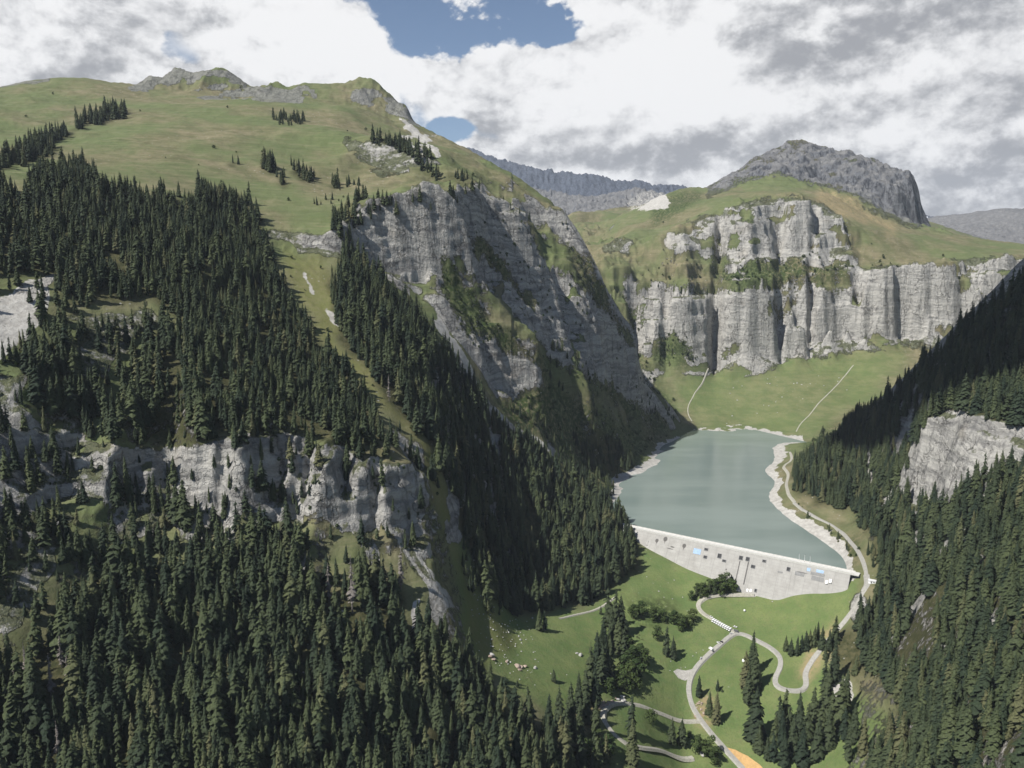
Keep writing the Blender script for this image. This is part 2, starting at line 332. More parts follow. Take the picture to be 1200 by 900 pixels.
line([(1060, 240, 5900), (1090, 254, 5900), (1112, 270, 5800), (1130, 269, 5900), (1150, 263, 5900), (1160, 266, 5900), (1178, 264, 5900), (1200, 250, 5900), (1260, 225, 5900)], 1)
line([(840, 255, 5500), (930, 260, 5600), (1030, 262, 5600)], .8, False)
for (x, y, z) in [(-9000, 9000, 300), (9000, 9000, 300), (0, 9000, 300), (-9000, 300, 300), (9000, 300, 300), (-5000, 9000, 300), (5000, 9000, 300), (0, 60, -60), (-250, 60, 60), (250, 60, 30), (-2500, 300, 700), (2500, 300, 900), (-3500, 2000, 700), (2500, 1500, 500), (3500, 3000, 600), (3000, 5000, 700), (-4000, 5000, 600), (-2500, 7000, 700), (0, 60, -95), (150, 300, -90)]:
    put((x, y, z), .5)

# ---------------------------------------------------------------- triangulate and evaluate on a fan of samples
def make_tin():
    v2 = [Vector((p[0], p[1])) for p in pts]
    ov, oe, of, orig, _, _ = geometry.delaunay_2d_cdt(v2, brk, [], 0, 0.01)
    pa = np.array(pts); aa = np.array(att)
    V = np.array([tuple(v) for v in ov]); Z = np.zeros(len(ov)); A = np.zeros(len(ov))
    for i, o in enumerate(orig):
        if len(o): Z[i] = pa[o[0], 2]; A[i] = aa[o[0]]
        else:
            dd = np.hypot(pa[:, 0] - V[i, 0], pa[:, 1] - V[i, 1]); k = np.argsort(dd)[:3]; w = 1 / (dd[k] + .1)
            Z[i] = (pa[k, 2] * w).sum() / w.sum(); A[i] = (aa[k] * w).sum() / w.sum()
            print('crossing break line near', V[i], proj(V[i, 0], V[i, 1], Z[i]))
    return V, Z, A, of
TV, TZ, TA, TF = make_tin()
AZ = np.concatenate([np.arange(-62, -37, .22), np.arange(-37, 37, .066), np.arange(37, 62.1, .22)]) * math.pi / 180
RR = np.exp(np.linspace(math.log(150), math.log(11000), 2600))
NA, NR = len(AZ), len(RR); LR0, LRD = math.log(RR[0]), math.log(RR[1] / RR[0])
SX = (np.sin(AZ)[:, None] * RR[None]).astype(np.float32); SY = (np.cos(AZ)[:, None] * RR[None]).astype(np.float32)
def eval_tin(X, Y, margin):
    H = np.full(X.shape, 200, np.float32); A = np.full(X.shape, .5, np.float32)
    for f in TF:
        t = TV[list(f)]; z = TZ[list(f)]; a = TA[list(f)]
        az = np.arctan2(t[:, 0], t[:, 1]); rr = np.hypot(t[:, 0], t[:, 1])
        # nearest distance from the origin to the triangle's edges
        dmin = min(_segd(t[i], t[(i + 1) % 3]) for i in range(3))
        m = margin(dmin, rr.max())
        i0 = np.searchsorted(AZ, az.min() - m / max(dmin, 30)); i1 = np.searchsorted(AZ, az.max() + m / max(dmin, 30))
        j0 = np.searchsorted(RR, dmin - m); j1 = np.searchsorted(RR, rr.max() + m)
        if i1 <= i0 or j1 <= j0: continue
        x = X[i0:i1, j0:j1]; y = Y[i0:i1, j0:j1]
        (x0, y0), (x1, y1), (x2, y2) = t
        den = (y1 - y2) * (x0 - x2) + (x2 - x1) * (y0 - y2)
        if abs(den) < 1e-9: continue
        l0 = ((y1 - y2) * (x - x2) + (x2 - x1) * (y - y2)) / den; l1 = ((y2 - y0) * (x - x2) + (x0 - x2) * (y - y2)) / den; l2 = 1 - l0 - l1
        k = (l0 >= -1e-6) & (l1 >= -1e-6) & (l2 >= -1e-6)
        H[i0:i1, j0:j1][k] = (l0 * z[0] + l1 * z[1] + l2 * z[2])[k]; A[i0:i1, j0:j1][k] = (l0 * a[0] + l1 * a[1] + l2 * a[2])[k]
    return H, A
def _segd(a, b):
    d = b - a; t = np.clip(-(a @ d) / (d @ d + 1e-9), 0, 1); return float(np.hypot(*(a + d * t)))
def box(a, w, axis):
    if w < 1: return a
    n = 2 * w + 1
    p = [(0, 0), (0, 0)]; p[axis] = (w + 1, w)
    c = np.cumsum(np.pad(a, p, mode='edge').astype(np.float64), axis)
    if axis == 0: return ((c[n:] - c[:-n]) / n).astype(np.float32)
    return ((c[:, n:] - c[:, :-n]) / n).astype(np.float32)
def blur(a, wa, wr):
    for _ in range(2): a = box(box(a, wa, 0), wr, 1)
    return a
_, RO = eval_tin(SX, SY, lambda d, r: 1)
RO = blur(RO, 5, 4)
RO = np.clip(RO, 0, 1)
lod = np.clip(np.hypot(SX, SY) / 1100, .7, 5)
amp = RO ** 1.3 * lod
wx = amp * (11 * vnoise(SX, SY, 70, 1) + 6 * vnoise(SX, SY, 30, 2) + 3 * vnoise(SX, SY, 13, 3))
wy = amp * (11 * vnoise(SX, SY, 70, 4) + 6 * vnoise(SX, SY, 30, 5) + 3 * vnoise(SX, SY, 13, 6))
H0, _ = eval_tin(SX + wx, SY + wy, lambda d, r: 30 * max(1, r / 1100))
fw = sstep(SY, 1750, 1850) * sstep(SY, 3400, 2600) * (SX > 150) * RO
wy += fw * (6 * ridged(SX, SY * .5 + H0 * .8, 170, 4, 101) + 40 * vnoise(SX, SY * .3, 260, 102) + 26 * vnoise(SX + .5 * H0, H0 * 1.3, 115, 122) + 13 * vnoise(SX + .4 * H0, H0 * 1.6, 46, 123))
_u = 600 + FPX * np.tan(np.arctan2(SX, SY))
for uc, w_, d_ in [(780, 5, 30), (837, 5, 66), (868, 3, 14), (913, 5, 20), (948, 4, 36), (1007, 6, 24), (1072, 4, 20), (745, 5, 30)]:
    wy -= fw * d_ * np.exp(-((_u - uc + 5 * vnoise(SX, SY, 130, 120) + 2 * vnoise(SX, SY, 40, 121)) / w_) ** 2)
lw = RO * sstep(SY, 960, 1040) * sstep(SY, 1750, 1600) * sstep(SX, -320, -180) * sstep(SX, 420, 320)
rs = SY - .22 * SX + 22 * vnoise(SX, SY, 90, 103)
wx += lw * 15 * ridged(rs, SX * .2, 85, 3, 104)
wy += RO * sstep(SY, 780, 690) * (15 * ridged(SX, SY * .2, 36, 3, 105) + 14 * vnoise(SX, SY * .3, 80, 109))
H, _ = eval_tin(SX + wx, SY + wy, lambda d, r: 60 * max(1, r / 1100))
Hb = blur(H, 7, 8); Hs = blur(H, 2, 1)
# cliffs stay crisp, everything else is rounded
gy = np.abs(np.gradient(Hb, axis=1) / np.gradient(RR)[None]); gx = np.abs(np.gradient(Hb, axis=0)) / (np.gradient(AZ)[:, None] * RR[None])
cl = blur(sstep(np.hypot(gx, gy), .75, 1.2) * sstep(RO, .5, .85), 3, 3)
H = Hb * (1 - cl) + Hs * cl
far = sstep(np.hypot(SX, SY), 2400, 4500)
H += RO * (3.5 * fbm(SX, SY, 60, 4, 20) + 1.0 * fbm(SX, SY, 12, 3, 25)) * np.clip(lod, .7, 2)
H += (RO > .55) * 0 + sstep(RO, .5, 1) * (5 * ridged(SX, SY, 45, 4, 30) * np.clip(lod, .8, 3) + far * 16 * ridged(SX, SY, 300, 5, 37))
# bedding: the limestone weathers into steps
st = cl * sstep(RO, .6, 1)
ph = (H + 6 * vnoise(SX, SY, 160, 40)) / 17.0
fs = sstep(SY, 1700, 1800) * sstep(SY, 2300, 2200)
ph2 = (H + 14 * vnoise(SX, SY, 210, 141) - .07 * SX) / 46.0
H += st * fs * 24 * (np.floor(ph2) + sstep(ph2 - np.floor(ph2), .3, .6) - ph2)
H += st * 7.0 * (np.floor(ph) + sstep(ph - np.floor(ph), .35, .65) - ph)
H += lw * (14 * ridged(rs, SX * .22, 78, 3, 106) + 5 * ridged(rs, SX * .3, 30, 2, 107) - 3)
H += sstep(SY, 1150, 1400) * sstep(SY, 2300, 1800) * (SX < 250) * sstep(RO, .2, .4) * 0 + RO * (SX < 0) * sstep(SY, 1000, 1300) * sstep(SY, 2300, 2000) * (11 * fbm(SX, SY, 190, 3, 108) + 3 * ridged(SX, SY, 90, 3, 109))
kn = sstep(_u, 150, 175) * sstep(_u, 352, 335) * sstep(SY, 1850, 1890) * sstep(SY, 2040, 1990) + sstep(_u, 410, 428) * sstep(_u, 490, 478) * sstep(SY, 1860, 1900) * sstep(SY, 2040, 1990)
H += kn * (5 + 9 * ridged(SX, SY, 75, 4, 131) + 5 * vnoise(SX, SY, 40, 132))
H += 0.25 * vnoise(SX, SY, 9, 50) * sstep(RO, .05, .3)
RY = np.cos(AZ)[:, None] * RR[None]
def hgt(x, y):
    x = np.asarray(x, float); y = np.asarray(y, float)
    i = np.interp(np.arctan2(x, y), AZ, np.arange(NA)); j = np.clip((np.log(np.hypot(x, y)) - LR0) / LRD, 0, NR - 1.001)
    i = np.clip(i, 0, NA - 1.001); i0 = i.astype(int); j0 = j.astype(int); fi = i - i0; fj = j - j0
    return (H[i0, j0] * (1 - fi) * (1 - fj) + H[i0 + 1, j0] * fi * (1 - fj) + H[i0, j0 + 1] * (1 - fi) * fj + H[i0 + 1, j0 + 1] * fi * fj)
# highest sight line so far along every column: tells what can be seen
EL = (H - CAMZ) / RR[None]
HOR = np.maximum.accumulate(EL, 1)
def hidden_by(x, y, z):
    # metres by which the ground in front covers this point (negative: in plain view)
    rr = np.hypot(x, y); i = np.clip(np.interp(np.arctan2(x, y), AZ, np.arange(NA)), 0, NA - 1).astype(int)
    j = np.clip((np.log(rr * .992) - LR0) / LRD, 0, NR - 1).astype(int)
    return HOR[i, j] * rr + CAMZ - z
def drop(u, v):
    # first point of the ground on the sight line through (u, v)
    d = ray(u, v); a = math.atan2(d[0], d[1]); e = d[2] / math.hypot(d[0], d[1])
    i = np.interp(a, AZ, np.arange(NA)); i0 = int(i); f = i - i0
    prof = H[i0] * (1 - f) + H[min(i0 + 1, NA - 1)] * f
    k = np.flatnonzero((prof - CAMZ) / RR >= e)
    r = RR[k[0]] if len(k) else RR[-1]
    if len(k) and k[0] > 0:
        e0 = (prof[k[0] - 1] - CAMZ) / RR[k[0] - 1]; e1 = (prof[k[0]] - CAMZ) / RR[k[0]]
        r = RR[k[0] - 1] + (RR[k[0]] - RR[k[0] - 1]) * (e - e0) / max(e1 - e0, 1e-9)
    x, y = r * math.sin(a), r * math.cos(a)
    return np.array([x, y, float(hgt(x, y))])

# ---------------------------------------------------------------- fan of samples -> mesh rows, closer together where the ground is steep
NV = 1280
Wt = np.sqrt(np.diff(RR)[None] ** 2 + (1.7 * np.diff(H, axis=1)) ** 2) / RR[None, 1:] + 2e-4
Wt = blur(Wt, 5, 2)
Wt *= (0.25 + 0.75 * sstep(5200 / RR[None, 1:], .5, 1))
VX = np.zeros((NA, NV), np.float32); VY = VX.copy(); VZ = VX.copy()
for i in range(NA):
    s_ = np.concatenate([[0], np.cumsum(Wt[i])]); r = np.interp(np.linspace(0, s_[-1], NV), s_, RR)
    VX[i] = r * math.sin(AZ[i]); VY[i] = r * math.cos(AZ[i]); VZ[i] = np.interp(r, RR, H[i])
VR = np.hypot(VX, VY)
PU, PV = proj(VX, VY, VZ)
# slope
dr = np.gradient(VR, axis=1); sl_r = np.gradient(VZ, axis=1) / np.maximum(dr, .05)
_g = np.hypot(np.gradient(H, axis=1) / np.gradient(RR)[None], np.gradient(H, axis=0) / (np.gradient(AZ)[:, None] * RR[None])).clip(0, 6).astype(np.float32)
_g = blur(_g, 2, 2); SLOPE = np.stack([np.interp(VR[i], RR, _g[i]) for i in range(NA)])
jn = np.clip(VR / 900, .6, 3)
JU = PU + (7 * fbm(VX, VY, 26, 4, 60)) / np.sqrt(jn); JV = PV + (6 * fbm(VX, VY, 26, 4, 66)) / np.sqrt(jn)
def mask(polys, y0=0, y1=1e9, soft=1, j=1.0):
    k = np.zeros(PU.shape, bool); uu = PU + (JU - PU) * j; vv = PV + (JV - PV) * j
    for p in polys: k |= inpoly(uu, vv, p)
    k &= (VY > y0) & (VY < y1)
    return blur(k.astype(np.float32), soft, soft)

ROCK = [
 [(-80, 330), (0, 345), (35, 330), (65, 325), (60, 352), (48, 372), (85, 366), (110, 372), (135, 362), (178, 350), (190, 378), (165, 395), (140, 412), (128, 440), (90, 436), (60, 430), (35, 420), (18, 470), (40, 490), (75, 505), (110, 518), (140, 522), (185, 528), (235, 522), (270, 512), (285, 497), (310, 482), (330, 502), (352, 500), (380, 522), (420, 522), (460, 532), (495, 548), (505, 590), (492, 612), (478, 640), (455, 622), (432, 605), (400, 622), (370, 602), (330, 612), (290, 602), (265, 622), (238, 640), (205, 610), (180, 592), (130, 592), (100, 582), (85, 605), (60, 650), (48, 700), (18, 735), (-80, 760)],
 [(325, 600), (352, 598), (368, 660), (352, 692), (336, 650)], [(392, 600), (432, 600), (448, 650), (442, 675), (415, 640)], [(455, 610), (495, 595), (508, 640), (502, 690), (478, 662)], [(145, 585), (185, 588), (165, 640), (140, 655), (132, 610)], [(255, 590), (285, 595), (275, 640), (262, 640)],
 [(212, 366), (228, 372), (232, 388), (256, 402), (256, 414), (228, 412), (222, 396)],
 [(522, 556), (545, 556), (562, 575), (556, 590), (540, 600), (540, 645), (526, 640), (528, 600)],
 [(565, 575), (600, 590), (598, 600), (570, 592)],
 [(300, 266), (340, 268), (402, 274), (407, 299), (380, 299), (345, 292), (330, 284), (300, 280)],
 [(403, 160), (440, 164), (485, 170), (512, 184), (540, 208), (515, 206), (480, 202), (448, 205), (425, 196), (408, 180)],
 [(405, 262), (430, 248), (470, 243), (505, 240), (560, 226), (590, 236), (602, 262), (625, 300), (655, 330), (700, 330), (730, 372), (748, 400), (764, 440), (770, 462), (745, 470), (715, 455), (690, 425), (655, 418), (640, 432), (634, 462), (605, 470), (575, 462), (552, 430), (540, 395), (515, 372), (480, 348), (440, 322), (405, 300)],
 [(600, 240), (640, 243), (664, 262), (674, 292), (655, 290), (630, 272), (608, 262)],
 [(648, 470), (690, 478), (690, 505), (702, 520), (694, 524), (670, 505), (655, 490)], [(722, 515), (736, 520), (745, 535), (742, 548), (728, 538)],
 [(690, 315), (735, 324), (782, 338), (825, 342), (870, 338), (910, 338), (950, 324), (1000, 314), (1060, 312), (1100, 305), (1158, 303), (1230, 300), (1230, 390), (1120, 398), (1060, 406), (1010, 410), (980, 412), (955, 414), (925, 420), (905, 428), (870, 434), (835, 432), (800, 420), (770, 425), (740, 418), (700, 402)],
 [(785, 300), (800, 262), (850, 250), (870, 238), (920, 232), (968, 240), (990, 262), (1020, 280), (1010, 290), (985, 305), (950, 308), (900, 308), (850, 306)],
 [(706, 286), (722, 282), (745, 281), (768, 285), (772, 296), (745, 298), (710, 296)],
 [(1066, 545), (1080, 500), (1105, 482), (1130, 484), (1165, 493), (1270, 498), (1270, 548), (1205, 545), (1160, 556), (1128, 572), (1100, 586), (1070, 592), (1050, 588)],
 [(944, 540), (958, 530), (985, 530), (985, 540), (965, 546), (946, 554)], [(1062, 443), (1100, 438), (1102, 462), (1090, 472), (1084, 460), (1062, 458)], [(998, 505), (1018, 500), (1020, 515), (1006, 524)],
 [(1120, 728), (1165, 722), (1200, 730), (1200, 748), (1150, 744), (1125, 740)],
 [(735, 725), (748, 728), (760, 745), (755, 762), (742, 758)],
 [(0, 92), (40, 88), (60, 92), (40, 100), (10, 104), (-60, 104)],
 [(155, 84), (240, 80), (300, 92), (345, 92), (368, 110), (350, 122), (320, 122), (290, 113), (240, 115), (215, 108), (190, 104), (155, 106)],
 [(415, 92), (445, 98), (480, 132), (492, 150), (478, 146), (462, 130), (440, 122), (418, 112)],
]
PALE = [   # bare light limestone, gravel and drawn-down shore
 [(-80, 330), (0, 345), (35, 330), (65, 325), (62, 345), (50, 368), (28, 398), (0, 425), (-80, 440)],
 [(212, 366), (228, 372), (232, 388), (256, 402), (256, 414), (228, 412), (222, 396)],
 [(482, 700), (492, 694), (490, 718), (492, 742), (480, 742)], [(500, 676), (514, 678), (526, 700), (536, 712), (528, 728), (506, 738), (500, 716)], [(470, 640), (476, 640), (508, 690), (500, 692)], [(484, 640), (490, 640), (512, 672), (506, 676)],
 [(505, 350), (515, 362), (535, 398), (556, 430), (560, 450), (575, 476), (610, 500), (640, 520), (655, 533), (640, 530), (605, 508), (570, 486), (552, 452), (530, 415), (508, 372)],
 [(540, 150), (480, 165), (490, 172), (520, 205), (510, 196), (470, 160)],
 [(465, 132), (490, 152), (520, 182), (512, 184), (480, 156)],
 [(383, 362), (396, 370), (398, 385), (384, 380)], [(355, 322), (360, 322), (370, 345), (364, 344)],
 [(975, 790), (998, 798), (1004, 815), (990, 825), (976, 815)],
 [(728, 243), (745, 228), (757, 221), (775, 224), (786, 235), (780, 246), (740, 247)],

]
LUSH = [
 [(530, 630), (548, 640), (560, 680), (580, 712), (610, 724), (690, 712), (752, 640), (800, 658), (860, 688), (1006, 680), (1014, 690), (985, 745), (960, 775), (985, 790), (1040, 850), (1010, 900), (1000, 990), (800, 990), (760, 900), (710, 890), (720, 820), (650, 840), (600, 810), (545, 770)],
 [(1125, 892), (1165, 880), (1210, 890), (1210, 940), (1120, 940)], [(1010, 830), (1045, 840), (1040, 860), (1010, 860)],
 [(405, 798), (426, 802), (428, 818), (408, 816)],
]
FLOOR_EXTRA = []
m_rock = mask(ROCK, 0, 2600)
m_rock = np.maximum(m_rock, mask([[(830, 150), (1080, 150), (1075, 270), (1055, 262), (1000, 228), (972, 220), (945, 212), (915, 202), (880, 208), (830, 232)]], 2300, 3600) )
steep = sstep(SLOPE, .95, 1.45)
patch = fbm(VX, VY, 45, 3, 110)
stp = sstep(SLOPE + .25 * patch, .72, 1.25)
face = mask(ROCK[11:13], 900, 1700)
m_rock = m_rock * np.where(face > .3, .10 + .90 * stp, np.where(VY < 760, .22 + .78 * sstep(SLOPE + .3 * patch, .55, 1.0), .30 + .70 * sstep(SLOPE + .3 * patch, .45, 1.0)))
m_rock = np.where(VY > 1750, np.maximum(m_rock, np.where(PU < 500, .8, .5) * (m_rock > .05)), m_rock)
rock = np.maximum(m_rock, steep * .85)
VEG_DARK = [[(508, 290), (525, 300), (545, 330), (560, 345), (600, 390), (612, 412), (585, 405), (560, 395), (545, 385), (530, 365), (515, 335)], [(625, 400), (665, 425), (700, 440), (745, 470), (790, 495), (770, 520), (735, 555), (690, 570), (640, 520), (610, 500), (575, 470), (640, 455), (637, 430)], [(660, 300), (690, 300), (712, 346), (745, 400), (742, 412), (720, 384), (695, 352), (672, 330)], [(560, 395), (600, 405), (640, 425), (637, 440), (600, 415)], [(545, 270), (570, 290), (600, 330), (620, 362), (600, 352), (570, 318), (550, 292)]]
VEG_LITE = [[(522, 288), (540, 300), (560, 330), (580, 352), (602, 382), (608, 402), (590, 384), (565, 354), (545, 334)], [(608, 258), (640, 268), (665, 298), (682, 322), (655, 320), (632, 302), (618, 282)], [(550, 318), (575, 342), (600, 368), (625, 390), (650, 418), (640, 420), (610, 400), (580, 375), (555, 346)], [(640, 425), (665, 430), (690, 460), (715, 485), (700, 485), (670, 462), (650, 445)], [(690, 440), (720, 470), (760, 510), (740, 500), (700, 465)]]
v_dark = mask(VEG_DARK, 900, 1700, 2, 1.3); v_lite = mask(VEG_LITE, 900, 1700, 2, 1.2)
VEG_FAR = [[(877, 301), (937, 304), (950, 322), (990, 318), (1003, 335), (975, 350), (958, 336), (930, 339), (900, 331), (868, 318)], [(836, 408), (850, 402), (870, 404), (868, 416), (840, 422)], [(900, 356), (925, 352), (928, 366), (905, 372)], [(715, 312), (750, 294), (800, 300), (853, 303), (860, 332), (840, 341), (800, 343), (760, 330), (730, 320)], [(760, 395), (790, 385), (805, 400), (815, 425), (790, 432), (765, 428)], [(1010, 262), (1060, 285), (1120, 300), (1050, 312), (1005, 312), (990, 296)], [(1040, 345), (1062, 340), (1060, 352), (1042, 354)], [(870, 248), (885, 245), (892, 262), (874, 270)], [(700, 330), (735, 345), (760, 385), (745, 395), (720, 370)]]
v_far = mask(VEG_FAR, 1700, 2400, 2, 1.2)
keep = 1 - np.maximum(v_dark, v_lite) * (.62 + .38 * sstep(patch, -.3, .5))
inveg = (VY > 900) & (VY < 1700) & (PU > 480) & (PU < 800)
rsv = VY - .22 * VX
keep = keep * (1 - .9 * sstep(fbm(rsv, VX * .22, 36, 4, 150), .05, .4) * sstep(PV, 270, 340) * sstep(SLOPE, 2.6, 1.6)) * (1 - .85 * sstep(fbm(rsv, VX * .4, 50, 3, 155), .3, .5) * sstep(SLOPE, 2.2, 1.3))
tier = sstep(fbm(VX + .3 * VZ, VZ * 2.2, 80, 4, 160), .22, .42) * (VY > 1780) * (VY < 2300)
rock = rock * (1 - .85 * tier * sstep(SLOPE, 5.0, 3.4))
rock = np.where(inveg, rock * keep, rock) * (1 - .9 * v_far * (.7 + .3 * sstep(patch, -.5, .2)))
rock = rock * (1 - .92 * mask([[(500, 495), (560, 560), (605, 700), (605, 750), (560, 745), (535, 660), (512, 600)]], 500, 1100, 2, 1) * (m_rock < .3))
rock = np.where((VY < 700) & (m_rock < .5), np.minimum(rock, .4), rock)
rock = np.maximum(rock, sstep(VY, 3700, 4000))
pale = mask(PALE, 0, 6500, 1, .8)
shore = sstep(VZ + 1.8 * fbm(VX, VY, 14, 3, 70) + 2.2 * vnoise(VX, VY, 60, 71) * (VX < 350) + 4.2 * sstep(VY, 1430, 1600) + 1.6 * sstep(VY, 980, 1150), 7.6, 5.2) * sstep(VZ, -12, -6) * inpoly(PU, PV, [(700, 620), (700, 495), (830, 490), (940, 500), (945, 560), (1010, 640), (1010, 690), (985, 680), (735, 628)]) * (VY > 820)
pale = np.where(VY > 3700, pale * .6, pale)
pale = np.maximum(pale, shore); rock = np.where(shore > .3, 0, rock)
lush = mask(LUSH, 0, 1200, 3, 1)
lush = np.maximum(lush, .55 * mask([[(785, 445), (830, 432), (870, 436), (930, 420), (1000, 408), (1065, 405), (1060, 425), (930, 530), (820, 502)]], 1550, 2200, 3, 1))
chute = mask([[(325, 295), (372, 300), (400, 345), (395, 400), (430, 430), (470, 475), (500, 520), (520, 560), (545, 660), (600, 760), (560, 780), (530, 640), (515, 590), (480, 510), (440, 470), (395, 420), (355, 360)]], 300, 1200, 3, 1)
rock = rock * (1 - .95 * chute * (m_rock < .6))
tan = mask([[(958, 222), (1000, 232), (1048, 262), (1050, 276), (1010, 258), (975, 250), (955, 236)], [(650, 850), (700, 820), (700, 860)], [(1045, 770), (1065, 720), (1100, 705), (1105, 725), (1085, 760), (1060, 775)], [(930, 790), (945, 760), (985, 725), (990, 735), (960, 775), (945, 810)], [(818, 815), (835, 818), (838, 852), (825, 845)]], 0, 3000, 2, 1)
snow = mask([[(1070, 247), (1080, 250), (1086, 256), (1075, 258)], [(1070, 258), (1086, 262), (1100, 270), (1118, 278), (1090, 274), (1070, 268)]], 5000, 7000, 0, .4)

def in_col(name, arrs, me):
    a = me.color_attributes.new(name, 'FLOAT_COLOR', 'POINT')
    a.data.foreach_set('color', np.stack(arrs, -1).astype(np.float32).ravel())

def terrain_material():
    m, t, b = new_mat('ground')
    geo = t.node('ShaderNodeNewGeometry'); pos = geo.outputs['Position']; nrm = geo.outputs['Normal']
    za = t.node('ShaderNodeAttribute', attribute_name='zone'); zb = t.node('ShaderNodeAttribute', attribute_name='cover')
    r_, l_, p_ = t.sep(za.outputs['Color'])[0:3]; fl_ = za.outputs['Alpha']
    ch_, tn_, br_ = t.sep(zb.outputs['Color'])[0:3]; sn_ = zb.outputs['Alpha']
    n300 = t.noise(pos, .006, 4, .6); n60 = t.noise(pos, .035, 5, .65); n8 = t.noise(pos, .16, 5, .7); n2 = t.noise(pos, .55, 4, .7)
    x0, y0, z0 = t.sep(pos)[0:3]
    # grass
    g = t.mix(t.ramp(n60, .35, .68), (.122, .120, .062), (.194, .168, .102))
    g = t.mix(t.ramp(n300, .38, .62), t.mix(.75, g, (.098, .132, .052)), g)
    g = t.mix(t.math('MULTIPLY', t.ramp(n8, .5, .75), .5), g, (.076, .088, .036))
    lushc = t.mix(t.ramp(n60, .3, .7), (.098, .146, .050), (.152, .184, .070))
    lushc = t.mix(t.math('MULTIPLY', t.ramp(n8, .48, .72), .55), lushc, (.150, .150, .072))
    terr = t.noise(t.comb(t.math('MULTIPLY', x0, .018), t.math('MULTIPLY', y0, .018), t.math('MULTIPLY', z0, .32)), 1.0, 4, .6)
    g = t.mix(t.math('MULTIPLY', t.ramp(terr, .52, .68), .42), g, (.078, .082, .04))
    g = t.mix(t.math('MULTIPLY', t.ramp(terr, .44, .32), .35), g, (.215, .195, .12))
    lushc = t.mix(t.math('MULTIPLY', t.ramp(n2, .45, .7), .42), lushc, (.07, .098, .036))
    g = t.mix(l_, g, lushc)
    g = t.mix(t.math('MULTIPLY', ch_, .7), g, t.mix(t.ramp(n8, .35, .7), (.135, .145, .045), (.175, .165, .075)))
    g = t.mix(t.math('MULTIPLY', tn_, t.ramp(n8, .3, .6)), g, (.27, .215, .12))
    g = t.mix(t.math('MULTIPLY', br_, t.ramp(n8, .38, .55)), g, t.mix(t.ramp(n2, .35, .65), (.022, .034, .012), (.05, .072, .022)))
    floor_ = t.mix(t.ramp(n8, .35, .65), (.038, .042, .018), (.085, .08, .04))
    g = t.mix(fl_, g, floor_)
    # limestone: beds along the height, streaks down the face, blotches
    x, y, z = t.sep(pos)[0:3]
    warp = t.math('MULTIPLY', t.math('SUBTRACT', n60, .5), 26)
    zb_ = t.math('ADD', t.math('ADD', z, warp), t.math('MULTIPLY', x, .04))
    bed = t.noise(t.comb(t.math('MULTIPLY', x, .012), t.math('MULTIPLY', y, .012), t.math('MULTIPLY', zb_, .16)), 1.0, 6, .68)
    strk = t.noise(t.comb(t.math('MULTIPLY', x, .11), t.math('MULTIPLY', y, .11), t.math('MULTIPLY', z, .012)), 1.0, 5, .62)
    rc = t.mix(t.ramp(bed, .33, .66), (.195, .19, .182), (.43, .415, .38))
    rc = t.mix(t.math('MULTIPLY', t.ramp(strk, .52, .70), t.ramp(y, 1500, 1750, .6, .32)), rc, (.115, .113, .112))
    rc = t.mix(t.math('MULTIPLY', t.ramp(n8, .54, .74), .5), rc, (.46, .445, .41))
    rc = t.mix(t.math('MULTIPLY', t.ramp(t.noise(t.vmath('ADD', pos, (91., 40., 7.)), .011, 4, .6), .58, .74), .45), rc, (.31, .255, .185))
    cv = t.node('ShaderNodeTexVoronoi', feature='DISTANCE_TO_EDGE'); cv.inputs['Scale'].default_value = 1.0
    t.put(cv.inputs['Vector'], t.vmath('ADD', t.comb(t.math('MULTIPLY', x, .045), t.math('MULTIPLY', y, .045), t.math('MULTIPLY', zb_, .013)), t.scale(t.noise(pos, .05, 5, .65, out='Color'), 1.5)))
    crack = t.math('MULTIPLY', t.ramp(cv.outputs['Distance'], .05, .0), t.ramp(n60, .4, .6))
    rc = t.mix(t.ramp(y, 1600, 1800, 0., .38), rc, (.50, .485, .45))
    rc = t.mix(t.math('MULTIPLY', crack, .55), rc, (.07, .068, .066))
    thin = t.noise(t.comb(t.math('MULTIPLY', x, .03), t.math('MULTIPLY', y, .03), t.math('MULTIPLY', zb_, .45)), 1.0, 4, .6)
    rc = t.mix(t.math('MULTIPLY', t.ramp(thin, .57, .68), .55), rc, (.10, .098, .095))
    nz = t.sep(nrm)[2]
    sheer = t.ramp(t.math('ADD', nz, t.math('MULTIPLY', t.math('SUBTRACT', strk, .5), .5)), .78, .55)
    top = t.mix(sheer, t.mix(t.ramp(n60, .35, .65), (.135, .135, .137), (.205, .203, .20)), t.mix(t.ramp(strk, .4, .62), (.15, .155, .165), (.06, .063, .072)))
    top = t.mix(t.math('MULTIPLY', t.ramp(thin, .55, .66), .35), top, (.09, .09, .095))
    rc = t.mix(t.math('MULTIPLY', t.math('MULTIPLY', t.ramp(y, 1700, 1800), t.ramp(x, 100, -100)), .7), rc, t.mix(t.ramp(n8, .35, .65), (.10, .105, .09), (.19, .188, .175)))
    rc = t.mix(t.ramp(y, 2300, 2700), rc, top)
    rc = t.mix(t.ramp(y, 5200, 6000), rc, t.mix(t.ramp(strk, .4, .62), (.10, .115, .145), (.05, .06, .08)))  # far ranges: cloud shade and blue distance put into the rock colour
    # grass clings to the ledges
    led = t.math('ADD', nz, t.math('MULTIPLY', t.math('SUBTRACT', n8, .5), .9))
    led = t.math('MULTIPLY', t.ramp(led, .60, .74), t.math('MULTIPLY', t.ramp(y, 2680, 2480), t.math('SUBTRACT', 1.0, t.math('MULTIPLY', t.math('MULTIPLY', t.ramp(y, 1700, 1800), t.ramp(x, 100, -100)), .75))))
    moss = t.mix(t.ramp(n2, .35, .7), (.045, .058, .02), (.10, .105, .042))
    rc2 = t.mix(t.math('MULTIPLY', led, .85), rc, moss)
